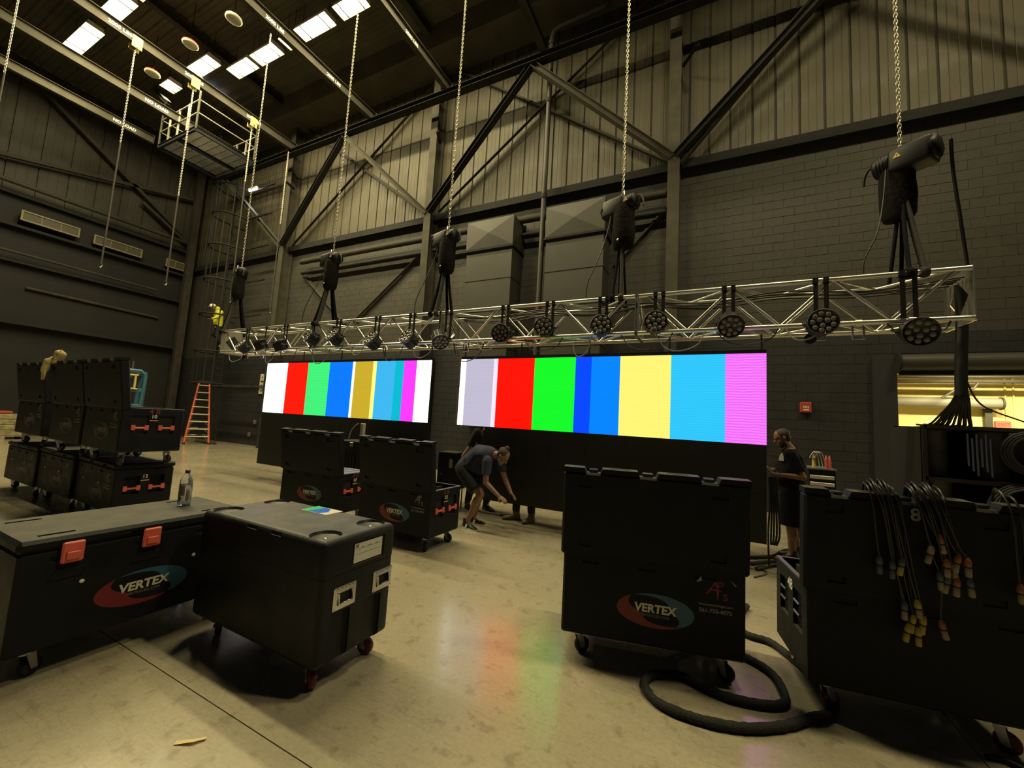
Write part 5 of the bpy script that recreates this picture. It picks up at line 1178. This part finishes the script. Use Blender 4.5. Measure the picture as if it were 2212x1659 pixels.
# worker in the gap between the screens
person('person in dark clothes behind the bending man, forearm showing in the screen gap', dict(
    pel=(-3.72, 6.52, .92), ch=(-3.70, 6.50, 1.26), nk=(-3.68, 6.47, 1.48), hd=(-3.62, 6.42, 1.60), hf=(.7, .2, -.5), hu=(.4, 0, .85), fw=(.9, -.3, 0),
    shL=(-3.72, 6.68, 1.42), elL=(-3.6, 6.74, 1.14), wrL=(-3.40, 6.68, 1.10), hnL=(.9, 0, -.1), pnL=(0, 0, -1), shR=(-3.78, 6.30, 1.42), elR=(-3.86, 6.22, 1.15), wrR=(-3.94, 6.12, .98), hnR=(-.1, -.2, -.9), pnR=(.9, .3, 0),
    hipL=(-3.66, 6.6, .88), knL=(-3.62, 6.58, .5), anL=(-3.66, 6.58, .10), toL=(.9, -.3, 0), hipR=(-3.86, 6.46, .88), knR=(-3.92, 6.46, .5), anR=(-4.00, 6.48, .10), toR=(.75, -.6, 0)),
    BLACKMAT, BLACKMAT, boot=BLACK, vox=.009)
# climber in hi-vis on the caged ladder
person('climber in a hi-vis yellow jacket and white helmet on the caged ladder', dict(
    pel=(-18.88, 9.42, 4.98), ch=(-18.90, 9.40, 5.36), nk=(-18.92, 9.30, 5.66), hd=(-18.93, 9.14, 5.76), hf=(.2, -.85, -.35), hu=(0, -.35, .93), fw=(.1, -.95, -.2),
    shL=(-18.70, 9.38, 5.58), elL=(-18.64, 9.22, 5.32), wrL=(-18.72, 9.05, 5.20), hnL=(-.2, -.9, 0), pnL=(0, 0, -1), shR=(-19.12, 9.38, 5.58), elR=(-19.18, 9.46, 5.30), wrR=(-19.12, 9.58, 5.42), hnR=(.2, .7, .4), pnR=(.3, 0, -1),
    hipL=(-18.78, 9.42, 4.92), knL=(-18.74, 9.34, 4.54), anL=(-18.74, 9.54, 4.22), toL=(0, 1, 0), hipR=(-18.98, 9.42, 4.92), knR=(-19.0, 9.30, 4.62), anR=(-19.0, 9.54, 4.48), toR=(0, 1, 0)),
    HIVIS, BLACKMAT, long=True, helmet=WHITEP, hood=(.0, .04, .06), vox=.012, wide=1.1)

# =================================================================== SMALLER THINGS
# bottle on the closed case
t = thing('water_bottle', 'clear plastic water bottle with a dark cap on the closed case', 'bottle', (-3.86, 1.84, ZCB + .075))
GL = mat('bottle_plastic', (.85, .88, .92), .08, trans=.82); GL.node_tree.nodes['Principled BSDF'].inputs['IOR'].default_value = 1.14
MB().lathe([(.020, 0), (.042, .002), (.044, .012), (.043, .06), (.0445, .064), (.0445, .18), (.043, .185), (.042, .205), (.030, .235), (.017, .252), (.015, .262), (.015, .275), (.006, .276)], n=28).build('bottle_body', GL, t)
WA = mat('bottle_water', (.8, .85, .92), .03, trans=.9); WA.node_tree.nodes['Principled BSDF'].inputs['IOR'].default_value = 1.16
MB().lathe([(.018, .003), (.040, .005), (.0415, .014), (.0405, .06), (.0415, .064), (.0415, .168), (.005, .169)], n=28).build('water', WA, t)
MB().lathe([(.0165, .262), (.0168, .284), (.012, .287), (.003, .287)], n=18).build('cap', BLACK, t)
lb_ = MB(); n = 20
vs = [(.0452 * math.cos(R(-150 + a * 12)), .0452 * math.sin(R(-150 + a * 12)), z) for z in (.085, .165) for a in range(11)]
lb_.add(vs, [(i, i + 1, 12 + i, 11 + i) for i in range(10)]); lb_.build('label', mat('bottle_label', (.16, .14, .17), .4), t)
# strip of tape on the floor
b = MB(); b.add([(-2.315, 1.205, .004), (-2.245, 1.245, .012), (-2.22, 1.290, .004), (-2.205, 1.275, .008), (-2.235, 1.225, .014), (-2.30, 1.185, .003)], [(0, 5, 4, 1), (1, 4, 3, 2)], 0)
b.add([(-2.315, 1.205, .002), (-2.245, 1.245, .002), (-2.22, 1.290, .002), (-2.205, 1.275, .002), (-2.235, 1.225, .002), (-2.30, 1.185, .001)], [(0, 1, 4, 5), (1, 2, 3, 4)], 0)
tag(b.build('tape_scrap', mat('masking_tape', (.62, .50, .24), .7)), 'torn strip of cream tape lying on the floor in front', 'tape')
# fat braided cable loop on the floor
SL = mat('braided_sleeve', (.0085, .009, .009), .75, noise=.4, nscale=90, bump=.9, bscale=120)
p = [(.35, 4.6), (.20, 4.12), (.30, 3.97), (.45, 3.94), (.55, 3.80), (.66, 3.55), (.70, 3.45), (.72, 3.30), (.66, 3.15), (.555, 3.05), (.39, 2.88), (.18, 2.745), (-.05, 2.69), (-.25, 2.715), (-.345, 2.84), (-.32, 2.97), (-.22, 3.05), (-.12, 3.07), (.10, 3.00), (.30, 3.03), (.42, 3.10), (.455, 3.21), (.41, 3.45), (.25, 3.58), (.05, 3.62), (-.2, 3.66)]
pts = bez([(x, y, .027) for x, y in p], 10)
rr = random.Random(5)
b = MB(); b.tube(pts, [.026 + rr.uniform(-.0025, .0025) for _ in pts], 10)
tag(b.build('cable_snake', SL), 'fat black braided cable looping over the floor between the two near cases', 'cable')
tag(MB().tube(bez([(1.35, 3.22, .016), (1.42, 3.24, .016), (1.52, 3.18, .016), (1.7, 3.1, .016)], 6), .014, 8).build('cable', RUBBER), 'short black cable end on the floor by the right case caster', 'cable')
# cables behind near the standing man
for k, (q, r_) in enumerate([([(.55, 5.9), (.8, 6.25), (1.2, 6.3), (1.6, 6.1)], .024), ([(.5, 6.1), (.85, 6.45), (1.25, 6.5), (1.7, 6.35)], .022), ([(.45, 6.35), (.8, 6.65), (1.1, 7.2), (1.7, 7.25)], .022), ([(.5, 5.6), (.65, 5.85), (.62, 6.0), (.7, 6.15)], .009)]):
    tag(MB().tube(bez([(x, y, r_ + .001) for x, y in q], 8), r_, 8).build('floor_cable', RUBBER), ['thick floor cable nearest the standing man', 'second thick floor cable by the standing man', 'farthest floor cable behind the standing man', 'thin curled wire on the floor by the screen corner'][k], 'cable', 'cables on the floor by the standing man')
tag(MB().tube(bez([(-3.05, 6.3, .01), (-2.98, 6.42, .01), (-3.15, 6.5, .01), (-3.25, 6.35, .01), (-3.0, 6.3, .01), (-2.82, 6.33, .01)], 8), .008, 6).build('floor_cable', RUBBER), 'thin black cable curled on the floor under the big screen', 'cable')
# cable bunch hanging from the screen corner
t = thing('cable_bunch', 'bunch of black cables hanging off the right screen corner', 'cable', (.74, 6.05, 0))
for k in range(5): MB().tube(bez([(-.04 + k * .02, 0, 1.14), (-.03 + k * .022, .02, .8), (-.05 + k * .03, .0, .45), (-.04 + k * .02, .03, .30 if k else .05)], 6), .012, 6).build('strand', RUBBER, t)
# rack of amplifiers with leads, behind the near right case
t = thing('equipment_rack', 'small black rack with bright rack units and leads behind the standing man', 'rack', (1.34, 7.35, 0))
MB().pbox((0, 0, .09), (.34, .5, 1.20), .01, {'-y': [(.02, .32, .03, 1.08, .03, 0)]}).build('shell', BLACK, t)
for k in range(10): MB().cbox((.025, -.006, .165 + k * .10), (.315, .03, .165 + k * .10 + .05), .004).build('rack_unit', mat('rack_face', (.62, .60, .52), .35, metal=.4), t)
MB().box((-.005, -.015, 1.20), (.345, .505, 1.222)).build('top_plate', RIM, t)
for xx in (.06, .28):
    for yy in (.06, .44): MB().cyl((xx - .015, yy, .045), (xx + .015, yy, .045), .045, n=12).build('wheel', RUBBER, t)
for k, (xx, m) in enumerate([(.09, YEL), (.24, None), (.24, SALMON), (.28, SALMON)]):
    if m is None: continue
    lead = MB(); lead.lathe([(.022, 0), (.020, .10), (.008, .18), (.004, .19)], o=(xx, .1, 1.222), n=10); tag(lead.build('plug', m), ['yellow plug standing on the rack top', '', 'red plug on the rack top', 'second red plug on the rack top'][k], 'plug').location = (1.34, 7.35, 0)
for k in range(3): tag(MB().tube(bez([(1.38 + k * .03, 7.44, 1.36), (1.42 + k * .03, 7.40, 1.45), (1.47 + k * .03, 7.42, 1.42), (1.50 + k * .04, 7.45, 1.235)], 6), .006, 6).build('lead', WHITEP), 'thin pale lead arching over the rack top, %s from the yellow plug' % ORD[k], 'cable', 'pale leads on the rack')
# black trunk case seen between cases 07 and 15
t = thing('trunk', 'upright black trunk with a white 4 behind case 07', 'trunk', (-6.10, 5.15, 0))
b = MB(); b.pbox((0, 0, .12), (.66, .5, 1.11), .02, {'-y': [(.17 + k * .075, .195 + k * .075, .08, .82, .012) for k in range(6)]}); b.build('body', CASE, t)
MB().box((0, 0, 1.11), (.66, .5, 1.135)).build('lid', BEAM, t); lettering('4', .20, WHITEP, t, (.09, -.001, .86), (1, 0, 0), (0, 0, 1), bold=.006)
for xx in (.1, .56): MB().cyl((xx - .02, .1, .06), (xx + .02, .1, .06), .06, n=14).build('wheel', RUBBER, t)
for xx in (.08, .45): MB().cbox((xx - .03, -.02, 1.05), (xx + .05, .0, 1.12), .004).build('latch', STEEL, t)
tag(MB().cbox((-5.62, 5.27, 1.137), (-5.55, 5.35, 1.46), .012).build('pale_post', mat('raw_wood', (.32, .26, .19), .8)), 'pale wooden block standing on the black trunk', 'block')
tag(MB().tube(bez([(-5.85, 5.25, 1.145), (-5.82, 5.26, 1.30), (-5.74, 5.28, 1.41), (-5.69, 5.3, 1.45)], 6), .010, 6).build('lead', DIMWHITE), 'thin grey lead curving up from the black trunk', 'cable')
# small black case with label, left of the bending man
t = thing('small_case', 'small dark equipment case with a paper label behind the bending man', 'case', (-4.5, 6.15, 0))
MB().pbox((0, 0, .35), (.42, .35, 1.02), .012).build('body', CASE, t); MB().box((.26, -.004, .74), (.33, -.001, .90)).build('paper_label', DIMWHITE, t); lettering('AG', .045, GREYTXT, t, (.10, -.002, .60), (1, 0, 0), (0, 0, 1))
for xx in (.04, .38):
    for yy in (.05, .30): MB().cyl((xx, yy, 0), (xx, yy, .36), .012, n=8).build('leg', BLACK, t)
# orange step ladder under the caged ladder
t = thing('step_ladder', 'orange fibreglass step ladder standing under the caged ladder', 'step ladder', (-18.55, 9.0, 0), R(62))
LH = 2.55
for s in (-1, 1):
    b = MB(); p0, p1 = V((s * .40, -.0, 0)), V((s * .17, .42, LH)); d = (p1 - p0).normalized(); ang = Matrix((d.cross(V((0, 1, 0))).normalized(), V((0, 1, 0)), d)).transposed()
    b.cyl(p0, p1, .042, .036, 4); b.build('front_rail', ORANGE, t)
    b = MB(); b.cyl((s * .40, 1.35, 0), (s * .17, .56, LH - .1), .028, .026, 4); b.build('rear_rail', ORANGE, t)
    MB().cbox((s * .40 - .045, -.05, 0), (s * .40 + .045, .05, .07), .01).build('foot', RUBBER, t)
    MB().cyl((s * .33, .14, .9), (s * .31, .98, .95), .012, n=6).build('spreader', STEEL, t)
for k in range(8):
    f = (k + 1) * .30 / LH; hw = .40 - f * .23; y = .42 * f
    st = MB().cbox((-hw, y - .04, f * LH - .012), (hw, y + .05, f * LH + .022), .005).build('step', mat('step_alu', (.62, .56, .42), .45, metal=.5), t)
    if k < 3:
        for s in (-1, 1): MB().cyl((s * hw * .95, y, f * LH - .14), (s * hw * .6, y, f * LH - .01), .010, n=6).build('step_brace', STEEL, st)
    if k < 7: MB().cyl((-hw, 1.35 - f * .79, f * LH), (hw, 1.35 - f * .79, f * LH), .012, n=6).build('rear_bar', STEEL, t)
MB().cbox((-.20, .36, LH - .03), (.20, .64, LH + .05), .012).build('top_cap', BEAMD, t)
# blue personnel lift behind the stacked cases
t = thing('personnel_lift', 'blue personnel lift with a yellow rung strip behind the stacked cases', 'lift', (-15.2, 5.22, 0), R(78))
def rframe(x0, x1, z0, z1, r, y, m, nm):
    pts = [(x0 + r, y, z0), (x1 - r, y, z0), (x1, y, z0 + r), (x1, y, z1 - r), (x1 - r, y, z1), (x0 + r, y, z1), (x0, y, z1 - r), (x0, y, z0 + r)]; return MB().tube(pts, .055, 8, closed=True).build(nm, m, t)
rframe(-.55, .55, 1.35, 2.50, .10, 0, LIFTB, 'front_guard'); rframe(-.55, .55, 1.35, 2.50, .10, .75, LIFTB, 'rear_guard')
MB().cbox((-.50, -.02, 1.95), (.05, .02, 2.46), .01).build('control_panel', LIFTB, t); MB().cbox((-.54, -.035, 1.88), (.54, .035, 1.98), .01).build('mid_bar', LIFTB, t); MB().cbox((-.54, -.035, 1.35), (.54, .035, 1.52), .01).build('toe_board', LIFTB, t); MB().cbox((-.07, -.03, 1.4), (.0, .03, 1.95), .008).build('upright', LIFTB, t)
for s in (-.55, .55): MB().tube([(s, 0, 2.45), (s, .75, 2.45)], .05, 8).build('side_rail', LIFTB, t)
for s in (.12, .34): MB().cyl((s, -.06, 1.95), (s, -.06, 2.38), .028, n=8).build('yellow_rail', YEL, t)
for z in (1.97, 2.37): MB().cbox((.06, -.09, z - .02), (.40, -.04, z + .02), .006).build('yellow_rung', YEL, t)
for s in (.05, .28, .0): MB().cyl((s, .2, 2.3), (s, .2, 2.78), .03, n=8).build('mast_rail', STEEL, t)
MB().cbox((-.35, .15, .3), (.35, .65, 1.35), .02).build('mast_base', LIFTB, t); MB().cbox((-.60, -.05, .10), (.60, .85, .34), .03).build('chassis', LIFTB, t)
for xx in (-.5, .5):
    for yy in (.08, .72): MB().cyl((xx - .05, yy, .10), (xx + .05, yy, .10), .10, n=16).build('wheel', RUBBER, t)
# stack of wrapped sheets on a pallet at the left edge
t = thing('pallet', 'wooden pallet at the left edge carrying stacked sheets', 'pallet', (-22.6, 4.2, 0))
for k in range(3): MB().box((-.4, .05 + k * .5, 0), (.4, .15 + k * .5, .10)).build('runner', mat('raw_wood', (.32, .26, .19), .8), t)
for k in range(5): MB().box((-.4 + k * .17, 0, .10), (-.28 + k * .17, 1.2, .13)).build('slat', mat('raw_wood', (.32, .26, .19), .8), t)
WR = mat('wrapped_sheet', (.27, .235, .13), .4, noise=.5, nscale=6)
for k in range(4): tag(MB().cbox((-.38 + rc.uniform(0, .03), .03, .131 + k * .19), (.38, 1.15 + rc.uniform(0, .04), .131 + k * .19 + .182), .02).build('wrapped_bale', WR), ['lowest wrapped bale on the pallet', 'second wrapped bale on the pallet', 'third wrapped bale on the pallet', 'top wrapped bale on the pallet'][k], 'bale', 'wrapped bales on the pallet').location = (-22.6, 4.2, 0)
tag(MB().cbox((-22.75, 4.5, .894), (-22.45, 5.0, .99), .02).build('red_box', mat('alarm_red', (.40, .06, .045), .5)), 'small red box lying on the wrapped bales', 'box')
# gloves bundle over the lid edge
t = thing('glove_bundle', 'yellowed bundle of work gloves hung over the stacked case lid', 'gloves', (-8.98, 2.335, 2.135))
GV = mat('glove_leather', (.40, .34, .15), .9, noise=.4, nscale=25, bump=.8, bscale=30)
b = MB(); b.cap((-.05, .02, .0), (.06, .03, .14), .05, .055); b.cap((.02, .0, .02), (.02, .0, .16), .05, .045)
for k in range(4): b.cap((-.06 + k * .04, .02, .10), (-.07 + k * .047, .02, .20), .018, .015)
remeshed(b, 'upper_glove', GV, t, .008)
b = MB(); b.cap((-.05, -.07, .02), (-.06, -.09, -.12), .05, .045); b.cap((-.04, -.02, .06), (-.05, -.07, .0), .05, .05)
for k in range(3): b.cap((-.10 + k * .035, -.09, -.12), (-.10 + k * .04, -.09, -.25), .018, .015)
remeshed(b, 'lower_glove', GV, t, .008)
# cables with plugs hung over the nearest case lid
F = Matrix.Translation((.565, 3.15, 0)) @ Matrix.Rotation(R(7.4), 4, 'Z')
PC = {'b': mat('plug_blue_grey', (.05, .07, .11), .5), 'w': mat('plug_cream', (.22, .185, .13), .5), 'o': mat('plug_orange', (.22, .075, .035), .5), 'y': mat('plug_yellow', (.33, .25, .05), .5)}
TAILS = [(0.338, 0.936, 'bb', 0.3), (0.397, 0.92, 'bb', 0.345), (0.44, 0.945, 'by', 0.39), (0.607, 1.096, 'ow', 0.52), (0.575, 1.03, 'ww', 0.515), (0.634, 0.972, 'ow', 0.535), (0.658, 0.955, 'ow', 0.555), (0.69, 1.001, 'ow', 0.575), (0.722, 0.99, 'ow', 0.6), (0.609, 0.891, 'bw', 0.505), (0.646, 0.88, 'bw', 0.545), (0.677, 0.875, 'ow', 0.585), (0.735, 0.88, 'bw', 0.62), (0.455, 0.697, 'bw', 0.32), (0.508, 0.719, 'yw', 0.37), (0.497, 0.628, 'yy', 0.36), (0.54, 0.633, 'yy', 0.405), (0.47, 0.58, 'yy', 0.335), (0.515, 0.565, 'yy', 0.42), (0.613, 0.627, 'ow', 0.64), (0.935, 0.887, 'ow', 0.91), (0.972, 0.876, 'yw', 0.95)]
rt = random.Random(9); CJ = mat('tail_jacket', (.005, .005, .005), .36)
cn = {'b': 'blue-grey', 'w': 'cream', 'o': 'orange', 'y': 'yellow'}
for k, (x, z, cc, xt) in enumerate(TAILS):
    yl = lambda zz: -.025 - (zz - .74) * math.tan(R(3)) if zz > .72 else -.012
    t = thing('power_tail', 'power tail with %s collar and %s plug, %s on the near case lid' % (cn[cc[0]], cn[cc[1]], ['first', 'second', 'third', 'fourth', 'fifth', 'sixth', 'seventh', 'eighth', 'ninth', 'tenth', 'eleventh', 'twelfth', 'thirteenth', 'fourteenth', 'fifteenth', 'sixteenth', 'seventeenth', 'eighteenth', 'nineteenth', 'twentieth', 'second last', 'last'][k]), 'cable', group='power tails over the near case lid')
    t.matrix_world = F
    r_ = .0062; o_ = .012 + (k % 3) * .012
    pts = [(xt + .05, .16, 1.15), (xt + .03, .10, 1.30), (xt + .02, .06, 1.375 + o_), (xt, .0, 1.385 + o_), (xt - .0, -.055, 1.36 + o_ * .4), (xt + (x - xt) * .2, yl(1.28) - .022 - o_ * .3, 1.28), (xt + (x - xt) * .7, yl(z + .12) - .016 - o_ * .5, z + (1.28 - z) * .4), (x, yl(z) - .018 - o_ * .5, z + .055)]
    MB().tube(bez(pts, 6), r_, 6).build('cord', CJ, t)
    yy = yl(z) - .020 - o_ * .5; a = rt.uniform(-.25, .25); d = V((math.sin(a), -.02, -math.cos(a))); p = V((x, yy, z + .055))
    MB().lathe([(.009, 0), (.013, .012), (.016, .020), (.016, .045), (.012, .048)], o=p, d=d, n=10).build('collar', PC[cc[0]], t)
    MB().lathe([(.012, .046), (.012, .058)], o=p, d=d, n=10).build('ring', BLACK, t)
    MB().lathe([(.013, .056), (.0145, .060), (.0145, .10), (.010, .104)], o=p, d=d, n=10).build('plug', PC[cc[1]], t)
lettering('8', .10, DIMWHITE, None, F @ V((.52, -.046, 1.21)), F.to_3x3() @ V((1, 0, 0)), F.to_3x3() @ V((0, 0, 1)), bold=.002)
tag(bpy.data.objects['lettering.%03d' % 0] if False else [o for o in bpy.data.objects if o.name.startswith('lettering') and o.parent is None][0], 'grey stencilled figure 8 on the near case lid', 'lettering')
for i_, (a, c) in enumerate(((.015, .11), (.655, .86))): pass
# black cable cart and draped racks in front of the doorway
t = thing('cable_cart', 'dark open cart of coiled hoses standing in front of the doorway', 'cart', (2.2, 6.15, 0))
FR = mat('cart_frame', (.025, .022, .02), .6)
for xx in (0, .95):
    for yy in (0, .8): MB().box((xx - .02, yy - .02, .12), (xx + .02, yy + .02, 1.88)).build('post', FR, t)
for z in (.14, .72, 1.28, 1.86):
    for yy in (0, .8): MB().box((0, yy - .02, z - .02), (.95, yy + .02, z + .02)).build('rail', FR, t)
    MB().box((0, 0, z - .015), (.95, .8, z - .005)).build('shelf', FR, t)
MB().box((0, .815, .12), (.95, .83, 1.86)).build('back_panel', BLACKMAT, t)
MB().box((-.032, 0, .12), (-.022, .8, 1.86)).build('side_panel', BLACKMAT, t)
MB().box((.0, -.04, .12), (.95, -.03, .70)).build('front_panel', BLACKMAT, t)
for xx in (.05, .9):
    for yy in (.05, .75): MB().cyl((xx - .02, yy, .06), (xx + .02, yy, .06), .06, n=14).build('wheel', RUBBER, t)
DR = mat('hose_drum', (.045, .040, .034), .5, noise=.3, nscale=8)
for k, (xx, z) in enumerate(((.14, 1.30), (.62, 1.30), (.16, .74))): tag(MB().lathe([(.10, 0), (.14, .01), (.145, .03), (.135, .05), (.135, .50), (.145, .52), (.14, .54), (.1, .545)], o=(2.2 + xx, 6.2 + .18, z), n=22).build('drum', DR), ['grey drum at the left of the cart top shelf', 'grey drum at the right of the cart top shelf', 'grey drum on the cart middle shelf'][k], 'drum', 'drums in the cart')
for k in range(6): tag(MB().tube([(2.2 + .34 + k * .035, 6.15 - .03, 1.80 - (k % 2) * .05), (2.2 + .34 + k * .035, 6.15 - .035, 1.45 - (k % 3) * .05)], .011, 6).build('hanging_hook', CHROME), 'bright steel hook strap on the cart front, %s from the drum' % ORD[k], 'hook', 'steel hook straps on the cart')
for k, (xx, zz, r_) in enumerate(((.80, 1.62, .22), (.75, 1.0, .30), (.40, .45, .24))):
    b = MB()
    for q in range(4): b.tube([(2.2 + xx + (r_ - q * .015) * math.cos(a), 6.09 - q * .022, zz + (r_ - q * .015) * math.sin(a)) for a in [2 * PI * j / 24 for j in range(24)]], .014, 6, closed=True)
    tag(b.build('hose_coil', RUBBER), ['hose coil at the top right of the cart', 'large hose coil in the middle of the cart', 'hose coil at the foot of the cart'][k], 'hose coil', 'hose coils on the cart')
t = thing('draped_crate', 'tall crate under a black drape right of the cable cart', 'crate', (3.20, 6.02, 0))
b = MB(); rings = []
for z, g_ in ((.0, .022), (.4, .02), (.9, .014), (1.5, .010), (1.80, .0), (1.87, -.02)):
    ring = []
    N_ = 80
    for k in range(N_):
        a = k / N_ * 4; s_ = int(a); f = a - s_; q = g_ * (1 + .7 * math.sin(k * 1.3) + .4 * math.sin(k * 2.9 + z * 2))
        x0, x1, y0, y1 = -q, 3.4 + q, -q, 1.0 + q
        ring.append([(x0 + (x1 - x0) * f, y0, z), (x1, y0 + (y1 - y0) * f, z), (x1 - (x1 - x0) * f, y1, z), (x0, y1 - (y1 - y0) * f, z)][s_])
    rings.append(ring)
b.loft(rings, 0, True); b.build('drape', mat('black_drape', (.010, .010, .012), .9, noise=.3, nscale=6), t)
for k, (xx, ln) in enumerate(((.25, .35), (.75, .5))): tag(MB().cbox((3.4 + xx, 6.35, 1.872), (3.4 + xx + ln, 6.6, 1.91 + .06 * k), .015).build('black_box', BLACK), ['flat black box lying on the draped crate', 'thicker black box lying on the draped crate'][k], 'box')
tag(MB().tube(bez([(2.50, 5.98, 2.35), (2.62, 6.0, 2.1), (2.95, 6.02, 1.93), (3.3, 5.97, 1.72), (3.7, 5.96, 1.3)], 8), .008, 6).build('lead', CABL), 'thin lead running from the loom down across the draped crate', 'cable')
# round floor base by the left screen
t = thing('floor_stand', 'low round black stand base on the floor by the left screen', 'stand', (-12.6, 8.6, 0))
MB().lathe([(.40, 0), (.40, .02), (.12, .10), (.05, .12), (.02, .125)], n=28).build('base', BLACK, t); MB().cyl((0, 0, .12), (0, 0, .85), .03, n=10).build('pole', BLACK, t)
for k, (x, z) in enumerate(((-17.3, 1.0), (-17.6, .45), (-16.9, 1.05))): tag(MB().cbox((x - .06, YW - .06, z - .08), (x + .06, YW - .002, z + .08), .008).build('outlet_box', DIMWHITE), ['pale outlet box on the dark wall left of the screen', 'low outlet box near the floor left of the screen', 'third outlet box behind the left screen edge'][k], 'outlet', 'outlet boxes on the dark wall')
